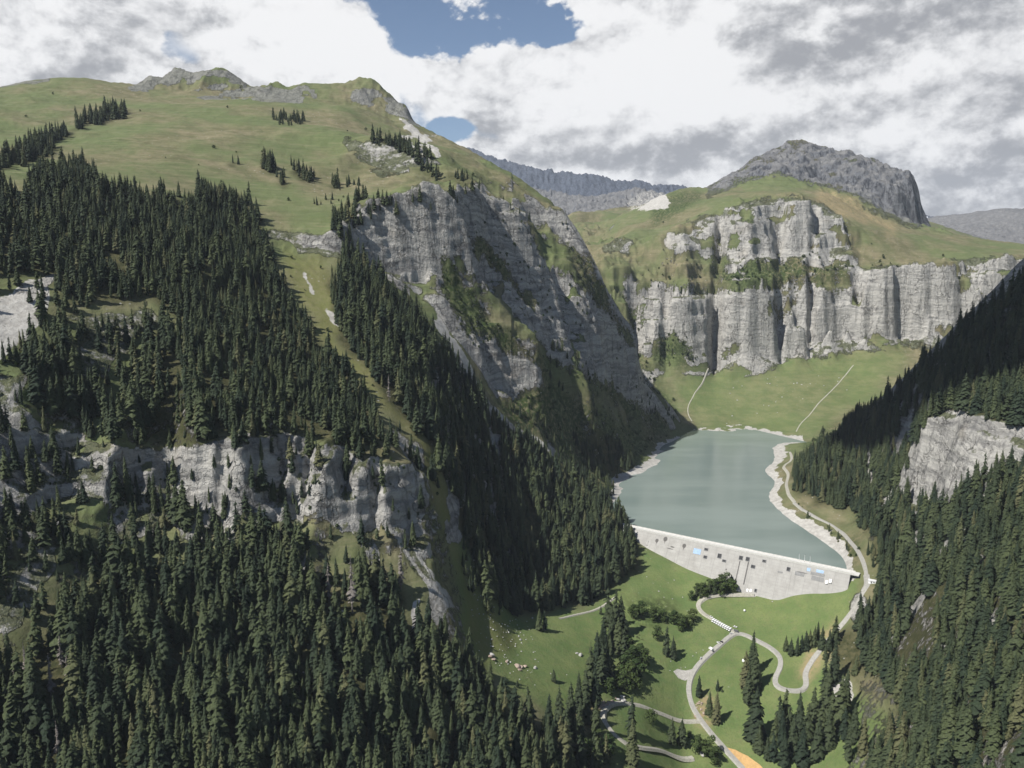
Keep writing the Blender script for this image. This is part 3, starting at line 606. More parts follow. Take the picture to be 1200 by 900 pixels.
    palec = t.mix(t.ramp(n8, .3, .7), (.30, .285, .26), (.47, .455, .42))
    palec = t.mix(t.math('MULTIPLY', t.ramp(n2, .55, .7), .6), palec, (.19, .18, .16))
    edge = t.math('ADD', r_, t.math('ADD', t.math('MULTIPLY', t.math('SUBTRACT', n8, .5), 1.25), t.math('MULTIPLY', t.math('SUBTRACT', n60, .5), .7)))
    c = t.mix(t.ramp(edge, .40, .56), g, rc2)
    pe = t.math('ADD', p_, t.math('ADD', t.math('MULTIPLY', t.math('SUBTRACT', n8, .5), 1.2), t.math('MULTIPLY', t.math('SUBTRACT', n2, .5), .5)))
    c = t.mix(t.ramp(pe, .48, .72), c, palec)
    # loose stones showing through the turf
    vor = t.node('ShaderNodeTexVoronoi'); t.put(vor.inputs['Vector'], pos); vor.inputs['Scale'].default_value = .11
    stone = t.math('MULTIPLY', t.ramp(vor.outputs['Distance'], .13, .07), t.ramp(n300, .5, .62))
    c = t.mix(t.math('MULTIPLY', stone, t.math('SUBTRACT', 1.0, t.math('MULTIPLY', l_, .7))), c, (.36, .35, .32))
    c = t.mix(t.ramp(sn_, .4, .6), c, (.78, .8, .83))
    t.put(b.inputs['Base Color'], c)
    b.inputs['Roughness'].default_value = .95; b.inputs['Specular IOR Level'].default_value = .1
    bp = t.node('ShaderNodeBump'); bp.inputs['Distance'].default_value = 1.0
    hh = t.math('ADD', t.math('MULTIPLY', bed, 5.0), t.math('ADD', t.math('MULTIPLY', strk, 6.0), t.math('SUBTRACT', t.math('MULTIPLY', n8, 3.5), t.math('MULTIPLY', crack, 2.5))))
    rough_h = t.math('MULTIPLY', hh, t.ramp(edge, .40, .56))
    grass_h = t.math('MULTIPLY', t.math('ADD', t.math('MULTIPLY', n8, 1.0), t.math('MULTIPLY', n2, .5)), t.ramp(edge, .56, .40))
    t.put(bp.inputs['Height'], t.math('ADD', rough_h, grass_h)); bp.inputs['Strength'].default_value = .9
    t.lk(bp.outputs[0], b.inputs['Normal'])
    return m
M_GROUND = terrain_material()

def mesh_from(name, verts, quads):
    me = bpy.data.meshes.new(name)
    nf = len(quads); k = quads.shape[1]
    me.vertices.add(len(verts)); me.vertices.foreach_set('co', np.asarray(verts, np.float32).ravel())
    me.loops.add(nf * k); me.loops.foreach_set('vertex_index', quads.astype(np.int32).ravel())
    me.polygons.add(nf); me.polygons.foreach_set('loop_start', np.arange(0, nf * k, k, dtype=np.int32))
    me.update(calc_edges=True); me.validate()
    return me
def link(name, me, mat=None, parent=None, smooth=False):
    if mat is not None and not len(me.materials): me.materials.append(mat)
    o = bpy.data.objects.new(name, me); COL.objects.link(o)
    if parent is not None: o.parent = parent
    if smooth: me.polygons.foreach_set('use_smooth', np.ones(len(me.polygons), bool))
    return o
def tag(o, label=None, cat=None, group=None, kind=None):
    for k, v in (('label', label), ('category', cat), ('group', group), ('kind', kind)):
        if v: o[k] = v
    return o

def build_haze():
    m = bpy.data.materials.new('thin_haze'); m.use_nodes = True; nt = m.node_tree
    nt.nodes.remove(nt.nodes['Principled BSDF']); pv = nt.nodes.new('ShaderNodeVolumePrincipled')
    pv.inputs['Color'].default_value = (.80, .88, 1, 1); pv.inputs['Density'].default_value = 2.8e-5; pv.inputs['Anisotropy'].default_value = .0
    nt.links.new(pv.outputs[0], nt.nodes['Material Output'].inputs['Volume'])
    lo, hi = (-11500, -400, float(VZ.min()) - 40), (11500, 11500, float(max(VZ.max(), CAMZ)) + 30)
    V = [(lo[0] if i & 1 == 0 else hi[0], lo[1] if i & 2 == 0 else hi[1], lo[2] if i & 4 == 0 else hi[2]) for i in range(8)]
    me = bpy.data.meshes.new('haze'); me.from_pydata(V, [], [(0, 2, 3, 1), (4, 5, 7, 6), (0, 1, 5, 4), (2, 6, 7, 3), (0, 4, 6, 2), (1, 3, 7, 5)]); me.update(); me.materials.append(m)
    tag(link('haze', me), 'thin bluish summer haze filling the valley air', 'haze', None, 'stuff')
build_haze()
def build_shade_cloud():
    m, t, b = new_mat('cloud_white'); b.inputs['Base Color'].default_value = (.9, .9, .9, 1); b.inputs['Roughness'].default_value = 1
    # unseen cloud added out of frame to shade the slope right of the reservoir
    tx, ty, tz, sx, sy, sz = 655, 1110, 190, 225, 270, 110
    c = Vector((tx, ty, tz)) + sdir * ((1800 - tz) / sdir.z)
    bm = bmesh.new(); bmesh.ops.create_icosphere(bm, subdivisions=5, radius=1)
    co = np.array([v.co[:] for v in bm.verts]); q = np.zeros(len(co))
    for o_, (f_, a_) in enumerate(((1.6, .22), (3.3, .18), (6.5, .12), (13, .07))):
        q += a_ * vnoise(co[:, 0] * f_ + 9 + co[:, 2] * 2.1, co[:, 1] * f_ - co[:, 2] * f_ * .7, 1.0, 200 + o_)
    for v, d_ in zip(bm.verts, q):
        v.co *= 1 + d_; v.co.x *= sx; v.co.y *= sy; v.co.z *= sz if v.co.z > 0 else sz * .3
    me = bpy.data.meshes.new('cloud'); bm.to_mesh(me); bm.free(); me.materials.append(m)
    o = link('cloud', me, smooth=True); o.location = c; tag(o, 'white cumulus cloud out of view, added to shade the wooded right slope', 'cloud', None, 'structure')
build_shade_cloud()
FLOOR = np.zeros(PU.shape, np.float32); BRUSH = np.zeros(PU.shape, np.float32)
# ---------------------------------------------------------------- where the woods stand
WOODS = [  # (outline, density, mean height, nearest, farthest)
 ([(-90, 205), (0, 222), (30, 230), (45, 205), (90, 200), (112, 206), (112, 222), (150, 228), (190, 232), (225, 228), (262, 232), (300, 243), (306, 262), (298, 275), (318, 300), (330, 335), (345, 365), (395, 425), (430, 465), (445, 500), (448, 525), (400, 522), (350, 506), (310, 492), (285, 500), (262, 506), (235, 455), (215, 378), (185, 352), (130, 355), (85, 350), (60, 335), (35, 322), (-90, 330)], .97, 21, 500, 1150),
 ([(196, 375), (232, 412), (262, 420), (290, 500), (262, 508), (230, 522), (185, 524), (150, 500), (160, 440), (180, 400)], .72, 25, 500, 900),
 ([(30, 405), (55, 395), (90, 395), (100, 440), (135, 450), (140, 480), (100, 495), (60, 500), (45, 470), (40, 430)], .55, 22, 500, 900),
 ([(95, 470), (160, 455), (180, 524), (120, 520)], .5, 24, 500, 900),
 ([(-90, 500), (20, 495), (45, 510), (70, 560), (60, 580), (30, 600), (-10, 640), (-90, 640)], .4, 22, 450, 800),
 ([(-90, 330), (300, 330), (520, 560), (500, 650), (300, 620), (0, 760), (-90, 760)], .34, 18, 480, 800),
 ([(80, 600), (110, 580), (130, 600), (200, 640), (260, 640), (330, 640), (400, 640), (470, 650), (480, 700), (75, 720)], .5, 22, 400, 760),
 ([(110, 560), (200, 600), (290, 610), (400, 620), (440, 640), (300, 650), (100, 650)], .35, 24, 400, 760),
 ([(-120, 800), (10, 785), (45, 755), (75, 700), (130, 672), (200, 675), (330, 680), (400, 685), (470, 690), (478, 745), (520, 745), (545, 775), (585, 830), (625, 850), (668, 855), (690, 862), (700, 890), (720, 1010), (-120, 1100)], .93, 27, 330, 700),
 ([(402, 305), (440, 328), (470, 352), (505, 392), (540, 436), (570, 480), (612, 520), (652, 548), (692, 576), (718, 605), (738, 625), (746, 645), (745, 668), (705, 702), (640, 717), (595, 722), (572, 700), (548, 640), (540, 600), (510, 540), (470, 482), (430, 432), (396, 395), (388, 340)], .96, 26, 650, 1200),
 ([(535, 560), (600, 580), (600, 660), (545, 650)], .3, 18, 650, 1100),
 ([(390, 256), (425, 238), (470, 238), (500, 235), (535, 228), (562, 220), (562, 232), (500, 249), (440, 256), (405, 285), (392, 290)], .9, 20, 900, 1250),
 ([(400, 275), (412, 268), (420, 310), (402, 312)], .9, 22, 900, 1200),
 ([(1068, 548), (1030, 596), (1000, 600), (960, 590), (928, 572), (930, 556), (945, 540), (1000, 500), (1060, 452), (1100, 420), (1130, 390), (1160, 366), (1200, 332), (1330, 200), (1330, 495), (1205, 503), (1165, 495), (1130, 486), (1108, 484), (1085, 500)], .97, 26, 700, 1500),
 ([(1050, 592), (1075, 594), (1100, 590), (1128, 580), (1160, 562), (1200, 550), (1330, 540), (1330, 1100), (1060, 1010), (1015, 900), (1030, 880), (1060, 855), (1050, 820), (1010, 780), (1000, 740), (1025, 700), (1035, 660), (1020, 630), (1000, 612), (1020, 598)], .95, 27, 350, 950),
 ([(985, 740), (1000, 730), (1012, 790), (990, 790), (975, 765)], .6, 22, 600, 900),
 ([(-60, 190), (0, 190), (40, 172), (75, 158), (110, 140), (125, 133), (150, 130), (150, 136), (118, 146), (95, 152), (62, 172), (60, 182), (20, 196), (-60, 205)], .62, 22, 800, 1700),
 ([(436, 162), (470, 170), (500, 180), (510, 192), (500, 196), (470, 178), (440, 172)], .8, 19, 1200, 1500), ([(492, 194), (512, 206), (510, 214), (496, 204)], .9, 18, 1200, 1500), ([(520, 198), (552, 212), (550, 218), (524, 208)], .6, 17, 1100, 1500),
 ([(308, 196), (320, 194), (324, 202), (312, 204)], .9, 22, 1100, 1400), ([(338, 192), (358, 198), (370, 210), (362, 214), (345, 202)], .8, 19, 1100, 1400), ([(324, 204), (334, 208), (332, 218), (326, 216)], .7, 18, 1000, 1400),
 ([(392, 214), (400, 216), (398, 222), (390, 220)], .8, 18, 1000, 1400), ([(402, 214), (426, 216), (424, 222), (404, 222)], .35, 13, 1000, 1400), ([(320, 138), (358, 138), (356, 146), (320, 147)], .5, 15, 1300, 1600), ([(270, 188), (282, 190), (280, 196), (270, 195)], .6, 17, 1100, 1600), ([(365, 232), (395, 234), (392, 240), (365, 240)], .25, 10, 1000, 1300),
 ([(560, 240), (600, 236), (640, 270), (600, 262)], .12, 12, 1000, 1400), ([(700, 322), (782, 338), (860, 340), (920, 336), (920, 342), (840, 346), (780, 346), (730, 334)], .25, 12, 1900, 2000), ([(648, 240), (668, 262), (672, 282), (660, 275), (648, 255)], .35, 13, 1200, 1500),
 ([(580, 500), (640, 520), (690, 545), (725, 560), (715, 590), (690, 572), (640, 540)], .45, 13, 900, 1300),
 ([(600, 480), (640, 485), (690, 520), (730, 548), (700, 550), (640, 515)], .5, 15, 900, 1400), ([(650, 400), (690, 430), (705, 470), (700, 500), (670, 470), (640, 440)], .35, 13, 1100, 1500), ([(690, 500), (725, 520), (745, 548), (728, 556), (705, 545), (690, 520)], .9, 18, 1100, 1500), ([(745, 440), (770, 465), (795, 490), (780, 505), (750, 480)], .3, 9, 1300, 1800),
 ([(700, 615), (725, 630), (740, 640), (728, 650), (705, 640)], .5, 12, 900, 1200), ([(1005, 615), (1035, 650), (1030, 690), (1022, 665)], .5, 16, 750, 1000), ([(940, 596), (960, 606), (1000, 638), (1006, 664), (996, 650), (960, 618), (930, 600)], .28, 10, 800, 1200),
 ([(546, 640), (572, 690), (600, 722), (575, 728), (552, 690), (540, 650)], .4, 12, 600, 1000),
 ([(775, 400), (805, 400), (815, 425), (785, 428)], .45, 10, 1800, 2000),
]
BARE = [[(-90, 335), (0, 345), (40, 328), (66, 325), (64, 352), (48, 374), (30, 404), (0, 428), (-90, 445)], [(1046, 775), (1052, 730), (1075, 708), (1104, 700), (1110, 728), (1088, 765), (1060, 790)], [(1122, 730), (1165, 722), (1205, 735), (1205, 752), (1150, 746)], [(1125, 890), (1170, 882), (1215, 892), (1215, 950), (1120, 950)],
 [(30, 395), (50, 390), (48, 400), (30, 402)], [(402, 795), (430, 800), (430, 822), (404, 820)], [(105, 755), (122, 755), (122, 770), (106, 770)], [(174, 698), (192, 694), (190, 722), (178, 715)], [(52, 725), (68, 728), (64, 748), (54, 745)], [(370, 755), (395, 752), (392, 775), (372, 775)], [(14, 795), (65, 780), (62, 805), (20, 810)], [(1140, 650), (1155, 640), (1150, 665)],
 [(268, 275), (285, 270), (282, 283), (268, 284)], [(205, 232), (230, 228), (228, 245), (208, 246)], [(135, 322), (152, 322), (150, 340), (137, 338)]]
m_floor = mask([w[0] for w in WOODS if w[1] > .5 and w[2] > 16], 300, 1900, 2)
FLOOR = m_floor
BRUSH = mask([[(500, 345), (540, 350), (580, 385), (640, 420), (690, 440), (730, 490), (790, 495), (780, 505), (745, 548), (715, 590), (690, 572), (640, 535), (600, 505), (572, 470), (640, 470), (632, 440), (560, 400)], [(700, 330), (757, 425), (800, 490), (770, 520), (735, 490), (715, 440)], [(560, 245), (600, 262), (640, 310), (700, 345), (690, 400), (640, 380), (590, 330)],
 [(835, 325), (870, 302), (930, 305), (1000, 305), (1010, 325), (950, 340), (850, 335)], [(770, 235), (800, 222), (830, 228), (800, 250), (760, 270)], [(760, 395), (810, 395), (820, 430), (770, 425)], [(735, 710), (765, 705), (800, 715), (770, 735), (740, 725)], [(940, 522), (1000, 488), (1000, 500), (945, 535)], [(920, 590), (1000, 630), (1010, 660), (995, 650), (960, 615)]], 500, 2800, 3)
BRUSH = np.where(inveg, np.maximum(BRUSH * .55, v_dark) * (1 - v_lite), BRUSH)

def near_poly(u, v, poly): return inpoly(np.atleast_1d(u), np.atleast_1d(v), poly)
def scatter():
    sp = 5.6
    gx, gy = np.meshgrid(np.arange(-1350, 1150, sp), np.arange(300, 2000, sp), indexing='ij')
    x = (gx + rng.uniform(-.5, .5, gx.shape) * sp).ravel(); y = (gy + rng.uniform(-.5, .5, gx.shape) * sp).ravel()
    k = np.abs(np.arctan2(x, y)) < R(40); x, y = x[k], y[k]
    z = hgt(x, y); u, v = proj(x, y, z)
    n = fbm(x, y, 28, 3, 80)
    uj = u + 3 * n; vj = v + 3 * vnoise(x, y, 17, 85)
    k = hidden_by(x, y, z + 18) < 0
    dens = np.zeros(len(x)); hh = np.zeros(len(x))
    for poly, d, h, y0, y1 in WOODS:
        s = inpoly(uj, vj, poly) & (y > y0) & (y < y1) & k
        hh[s & (d > dens)] = h; dens = np.where(s, np.maximum(dens, d), dens)
    for poly in BARE: dens[inpoly(uj, vj, poly)] *= .06
    dens = np.where(dens > .6, dens * (1 - .75 * sstep(n, .35, .8)), dens * np.clip(1 + 1.5 * n, .1, 2))
    k = rng.uniform(0, 1, len(x)) < dens * .80
    x, y, z, hh, n, u, v = (a[k] for a in (x, y, z, hh, n, u, v))
    h = hh * np.clip(.95 + .28 * rng.normal(size=len(x)) + .15 * n, .35, 1.55)
    return x, y, z, h, u, v
TX, TY, TZ_, TH, TU, TVV = scatter()
def scatter_scrub():
    ii = rng.integers(0, NA - 1, 400000); jj = rng.integers(0, NV - 1, 400000)
    ar = VR[ii, jj] ** 2
    w = np.maximum(BRUSH[ii, jj] * .9, np.where((VY[ii, jj] > 480) & (VY[ii, jj] < 720) & (PU[ii, jj] < 560), .10 * (m_rock[ii, jj] > .15), 0))
    w = np.maximum(w, .05 * (chute[ii, jj] > .3)); w = np.maximum(w, np.where((VY[ii, jj] > 1000) & (VY[ii, jj] < 1700) & (VX[ii, jj] < 0) & (PV[ii, jj] < 280), .008, 0)); w = np.maximum(w, .5 * v_far[ii, jj] * (fbm(VX[ii, jj], VY[ii, jj], 60, 2, 140) > .1))
    k = (rng.uniform(0, 1, len(ii)) < w * .16) & (VY[ii, jj] < 2300) & (VY[ii, jj] > 420) & (lush[ii, jj] < .5) & (pale[ii, jj] < .4) & (hidden_by(VX[ii, jj], VY[ii, jj], VZ[ii, jj] + 6) < 0) & (np.abs(np.arctan2(VX[ii, jj], VY[ii, jj])) < R(39))
    return VX[ii, jj][k], VY[ii, jj][k], VZ[ii, jj][k]
BX, BY, BZ = scatter_scrub(); print('scrub', len(BX))
print('trees', len(TX))
def build_terrain():
    idx = np.arange(NA * NV).reshape(NA, NV)
    q = np.stack([idx[:-1, :-1], idx[1:, :-1], idx[1:, 1:], idx[:-1, 1:]], -1)
    part = np.zeros((NA, NV), np.int8)                                  # 0 valley terrain
    part[(VY > 1625) & (PU > 690)] = 2                                   # head wall
    part[(VY > 2290) & (PU > 690)] = 3                                   # summit block
    lm = inpoly(PU, PV, [(-900, -400), (-900, 335), (0, 330), (300, 285), (405, 300), (480, 350), (560, 470), (640, 540), (690, 590), (708, 605), (735, 555), (760, 525), (790, 508), (812, 499), (806, 493), (787, 474), (763, 452), (745, 391), (674, 280), (656, 238), (600, 205), (500, -400)])
    part[(part == 0) & lm & (VY < 2100)] = 1
    part[(VX < 400) & (VY > 1700) & (VY <= 3600) & (part == 0)] = 1
    part[VY > 3600] = 4
    qp = part[:-1, :-1]
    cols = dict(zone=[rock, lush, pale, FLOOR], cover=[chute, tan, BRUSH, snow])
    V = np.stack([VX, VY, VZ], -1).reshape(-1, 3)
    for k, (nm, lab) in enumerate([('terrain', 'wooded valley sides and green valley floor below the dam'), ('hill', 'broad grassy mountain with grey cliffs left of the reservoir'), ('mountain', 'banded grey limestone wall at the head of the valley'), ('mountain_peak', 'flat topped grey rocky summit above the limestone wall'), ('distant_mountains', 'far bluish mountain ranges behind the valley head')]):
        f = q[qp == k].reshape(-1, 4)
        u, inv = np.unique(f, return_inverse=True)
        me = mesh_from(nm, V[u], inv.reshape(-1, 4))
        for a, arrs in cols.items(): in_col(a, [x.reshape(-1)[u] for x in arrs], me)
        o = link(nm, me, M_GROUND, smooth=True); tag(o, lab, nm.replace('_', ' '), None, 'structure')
build_terrain()

# ---------------------------------------------------------------- water
def build_lake():
    m, t, b = new_mat('reservoir_water')
    geo = t.node('ShaderNodeNewGeometry'); pos = geo.outputs['Position']
    x, y, z = t.sep(pos)[0:3]
    wind = t.noise(t.comb(t.math('MULTIPLY', x, .004), t.math('MULTIPLY', y, .011), 0.), 1.0, 4, .55)
    t.put(b.inputs['Base Color'], t.mix(t.ramp(wind, .35, .65), (.155, .195, .178), (.195, .235, .214)))
    t.put(b.inputs['Roughness'], t.ramp(wind, .3, .7, .10, .28))
    b.inputs['Specular IOR Level'].default_value = .5; b.inputs['IOR'].default_value = 1.33
    bp = t.node('ShaderNodeBump'); t.put(bp.inputs['Height'], t.noise(pos, .35, 3, .6)); bp.inputs['Strength'].default_value = .18; bp.inputs['Distance'].default_value = .4
    t.lk(bp.outputs[0], b.inputs['Normal'])
    up = DA - DN * 3.2; dn = DB - DN * 3.2
    P_ = [(up[0] - 22, up[1] + 6), (90, 1080), (90, 1180), (150, 1420), (300, 1640), (380, 1680), (500, 1640), (580, 1500), (520, 1340), (450, 1200), (440, 1050), (420, 900), (dn[0] + 18, dn[1] - 4)]
    bm = bmesh.new(); bm.faces.new([bm.verts.new((a, c, 0)) for a, c in P_][::-1])
    bmesh.ops.recalc_face_normals(bm, faces=bm.faces)
    if bm.faces[:][0].normal.z < 0: bmesh.ops.reverse_faces(bm, faces=bm.faces[:])
    me = bpy.data.meshes.new('lake_water'); bm.to_mesh(me); bm.free()
    tag(link('lake_water', me, m), 'still grey green water of the mountain reservoir', 'lake', None, 'structure')
build_lake()
# ---------------------------------------------------------------- plants
def leaf_material(name, a, b_, c, scale=1.0):
    m, t, b = new_mat(name)
    oi = t.node('ShaderNodeObjectInfo'); geo = t.node('ShaderNodeNewGeometry'); tc = t.node('ShaderNodeTexCoord')
    rnd = oi.outputs['Random']
    n = t.noise(geo.outputs['Position'], .9 * scale, 4, .7)
    k = t.mix(rnd, a, b_)
    k = t.mix(t.ramp(rnd, .90, .99), k, c)
    k = t.mix(t.ramp(n, .3, .72), t.mix(.55, k, (0, 0, 0)), k)
    t.put(b.inputs['Base Color'], k)
    b.inputs['Roughness'].default_value = .75; b.inputs['Specular IOR Level'].default_value = .15
    return m
M_SPRUCE = leaf_material('spruce_needles', (.023, .038, .022), (.080, .100, .043), (.115, .118, .056))
M_LEAF = leaf_material('broadleaf_leaves', (.042, .072, .022), (.075, .105, .032), (.095, .12, .04), .6)
M_BARK = simple_mat('bark', (.075, .06, .048), .95, .35, 1.2)
M_DEAD = simple_mat('dead_wood', (.145, .130, .116), .95, .3, .8)

def pm(name, V, F, mat):
    me = bpy.data.meshes.new(name); me.from_pydata([tuple(p) for p in V], [], F); me.update(); me.materials.append(mat); return me
def spruce_crown(seed, ragged=.25, rad=.135, low=.05, whorls=25, per=8, mat=None, thin=1.0, pw=.68):
    r = random.Random(seed); V, F = [], []
    for w in range(whorls):
        f = w / (whorls - 1)
        zc = low + (1 - low) * f ** .94
        L = rad * (1 - f) ** pw * (1.0 if f > .12 else .7 + 2.5 * f) + .007
        n = max(4, int(per * (1 - .45 * f)))
        a0 = r.random() * 6.28
        for b in range(n):
            if r.random() > thin: continue
            a = a0 + (b + r.uniform(-.3, .3)) * 6.283 / n
            l = L * r.uniform(1 - 1.4 * ragged, 1 + ragged); dr = l * r.uniform(.35, .75)
            z0 = zc + r.uniform(-.012, .012)
            ca, sa = math.cos(a), math.sin(a); wd = l * r.uniform(.30, .45) + .004
            i = len(V)
            pr = [(0.0, .012), (.38, .10 * 0 + .004), (.74, -.45 * dr / l * l), (1.0, -dr)]
            for q, (s, dz) in enumerate(pr):
                ww = wd * (.25, 1.0, .78, .10)[q]
                for sg in (-1, 1):
                    V.append((ca * l * s - sa * ww * sg, sa * l * s + ca * ww * sg, max(z0 + dz - .03 * l * 0 - (.35 * ww if q in (1, 2) else 0), .01)))
                V.append((ca * l * s, sa * l * s, z0 + dz + (.12 * ww)))
            for q in range(3):
                b0 = i + 3 * q; b1 = b0 + 3
                F.append((b0, b1, b1 + 2, b0 + 2)); F.append((b0 + 2, b1 + 2, b1 + 1, b0 + 1))
    # dense dark heart of the crown
    i = len(V); m = 7
    for k in range(m): a = 6.283 * k / m; V.append((math.cos(a) * rad * .42, math.sin(a) * rad * .42, low + .03))
    V.append((0, 0, 1.0))
    for k in range(m): F.append((i + k, i + (k + 1) % m, i + m))
    return pm('crown', V, F, mat or M_SPRUCE)
def trunk_mesh(h=.75, r0=.013, mat=None):
    V, F = [], []; m = 6; lv = [(-.04, r0 * 1.25), (.05, r0), (.35, r0 * .75), (h, r0 * .25)]
    for z, rr in lv:
        for k in range(m): V.append((rr * math.cos(6.283 * k / m), rr * math.sin(6.283 * k / m), z))
    for q in range(len(lv) - 1):
        for k in range(m): F.append((q * m + k, q * m + (k + 1) % m, (q + 1) * m + (k + 1) % m, (q + 1) * m + k))
    return pm('trunk', V, F, mat or M_BARK)
def leafy_crown(seed, low=.15, clumps=13, leaves=46):
    r = random.Random(seed); V, F = [], []
    for c in range(clumps):
        f = r.random(); a = r.uniform(0, 6.283); q = .26 * math.sin(math.pi * min(1, .18 + .75 * f)) * r.uniform(.35, 1)
        cx, cy, cz = q * math.cos(a), q * math.sin(a), low + .1 + (.82 - low) * f
        cr = r.uniform(.12, .19) * (1 - .25 * f)
        for k in range(leaves):
            u = r.uniform(-1, 1); t = r.uniform(0, 6.283); s = math.sqrt(1 - u * u); d = Vector((s * math.cos(t), s * math.sin(t), u)); e = r.uniform(.72, 1.05)
            p = Vector((cx, cy, cz)) + d * cr * e
            n = (d + Vector((r.uniform(-.7, .7), r.uniform(-.7, .7), r.uniform(-.3, .9)))).normalized()
            t1 = n.orthogonal().normalized(); t2 = n.cross(t1); z = r.uniform(.028, .05)
            i = len(V); V += [p + t1 * z, p + t2 * z * .8, p - t1 * z, p - t2 * z * .8]; F.append((i, i + 1, i + 2, i + 3))
    return pm('crown', V, F, M_LEAF)
SPRUCE = [spruce_crown(11, .25, .150), spruce_crown(12, .3, .172, .04), spruce_crown(13, .22, .128, .07, 27), spruce_crown(14, .35, .160, .1, 23), spruce_crown(15, .28, .140, .03, 26), spruce_crown(16, .3, .19, .03, 24, 9), spruce_crown(17, .38, .125, .08, 22, 8, None, .88, .48), spruce_crown(18, .32, .20, .03, 23, 9, None, .95, .9), spruce_crown(19, .45, .15, .12, 20, 7, None, .8, .6)]
BROAD = [leafy_crown(31), leafy_crown(32, .05), leafy_crown(33, .1, 16)]
DEADC = [spruce_crown(21, .5, .085, .12, 22, 6, M_DEAD, .75), spruce_crown(22, .5, .07, .2, 20, 5, M_DEAD, .7)]
TRUNK = trunk_mesh(); TRUNK_DEAD = trunk_mesh(.97, .012, M_DEAD)
def plant(kind, crown, trunk, x, y, h, label, cat, group=None, wide=1.0, z=None, lean=0.02):
    e = bpy.data.objects.new(kind, None); COL.objects.link(e)
    e.location = (x, y, float(hgt(x, y)) if z is None else z)
    e.rotation_euler = (random.uniform(-lean, lean), random.uniform(-lean, lean), random.uniform(0, 6.28)); e.scale = (h * wide, h * wide, h)
    e.empty_display_size = .1
    link('crown', crown, None, e); link('trunk', trunk, None, e)
    return tag(e, label, cat, group)
def spruce(x, y, h, label, group=None, wide=1.0): return plant('spruce_tree', random.choice(SPRUCE), TRUNK, x, y, h, label, 'spruce', group, wide)
def m_per_px(y, z): return (y * cP - (z - CAMZ) * sP) / FPX
def px_tree(u, v, hp, label, group=None, wide=1.0, kind='s'):
    p = drop(u, v); h = hp * m_per_px(p[1], p[2]) * 1.12
    SINGLE.append((p[0], p[1], h * .16))
    if kind == 's': return spruce(p[0], p[1], h, label, group, wide)
    if kind == 'd': return plant('dead_spruce', random.choice(DEADC), TRUNK_DEAD, p[0], p[1], h, label, 'dead tree', group, wide)
    if kind == 'b': return plant('broadleaf_tree', random.choice(BROAD), TRUNK, p[0], p[1], h, label, 'broadleaf tree', group, wide)
    return plant('shrub', random.choice(BROAD), TRUNK, p[0], p[1], h, label, 'shrub', group, wide)
SINGLE = []
for u, v, hp, w, lab in [
  (632, 738, 24, 1.1, 'left one of two spruces standing close together on the left meadow'),
  (638, 739, 23, 1.1, 'right one of two spruces standing close together on the left meadow'),
  (649, 799, 15, 1.3, 'short bushy young spruce on the stony left meadow above the forest edge'),
  (606, 805, 8, 1.5, 'tiny round young spruce on the stony left meadow'),
  (704, 720, 10, 1.2, 'small spruce at the end of the footpath left of the ravine'),
  (739, 862, 48, .95, 'tall slender spruce inside the bend of the gravel track'),
  (741, 898, 55, 1.2, 'broad tall spruce at the bottom edge below the gravel track'),
  (787, 871, 29, 1.25, 'left one of a spruce pair on the grass between track and road'),
  (799, 873, 31, 1.2, 'right one of a spruce pair on the grass between track and road'),
  (819, 816, 24, 1.1, 'lone spruce just right of the road opposite the gravel lay-by'),
  (841, 809, 13, 1.0, 'small lone spruce on the grass right of the road'),
  (846, 811, 5, 1.3, 'tiny seedling beside a small lone spruce on the grass'),
  (831, 838, 28, 1.2, 'left one of two spruces on the bank right of the road'),
  (839, 847, 36, 1.05, 'taller right one of two spruces on the bank right of the road'),
  (881, 790, 48, 1.05, 'tallest spruce of the clump in the middle of the valley meadow'),
  (873, 806, 42, 1.1, 'left spruce low in the clump in the middle of the valley meadow'),
  (884, 806, 44, 1.0, 'right spruce low in the clump in the middle of the valley meadow'),
  (877, 822, 38, 1.1, 'lowest spruce of the clump in the middle of the valley meadow'),
  (884, 868, 62, 1.15, 'big solitary spruce below the clump on the valley meadow'),
  (889, 880, 30, 1.2, 'half hidden spruce at the foot of the big solitary meadow spruce'),
  (899, 890, 26, 1.2, 'small spruce between the big solitary spruce and the lower grove')]:
    px_tree(u, v, hp, lab, None, w)
for u, v, hp in [(921, 762, 17), (927, 768, 20), (934, 768, 22), (939, 764, 20), (944, 761, 21), (949, 758, 20), (954, 756, 22), (958, 750, 21)]:
    px_tree(u, v, hp, 'small spruce in the short row beside the hairpin bend', 'spruces in a row beside the hairpin bend', 1.1)
for u, v, hp in [(912, 858, 42), (920, 852, 44), (907, 872, 36), (916, 876, 44), (925, 868, 42), (936, 862, 50), (930, 884, 46), (945, 874, 48), (951, 858, 52), (906, 892, 34), (918, 897, 40), (940, 896, 44), (957, 890, 48), (961, 868, 46), (970, 878, 50), (975, 858, 44), (968, 840, 56), (984, 852, 60), (978, 800, 50), (966, 812, 40), (990, 835, 50), (1012, 885, 46), (1000, 870, 44), (988, 868, 40), (964, 760, 26), (972, 762, 24), (978, 752, 30), (968, 772, 18), (994, 892, 40)]:
    px_tree(u + random.uniform(-1, 1), v, hp, 'dark spruce in the loose grove below the hairpin bend', 'spruces in the loose grove below the hairpin bend', random.uniform(.95, 1.15))
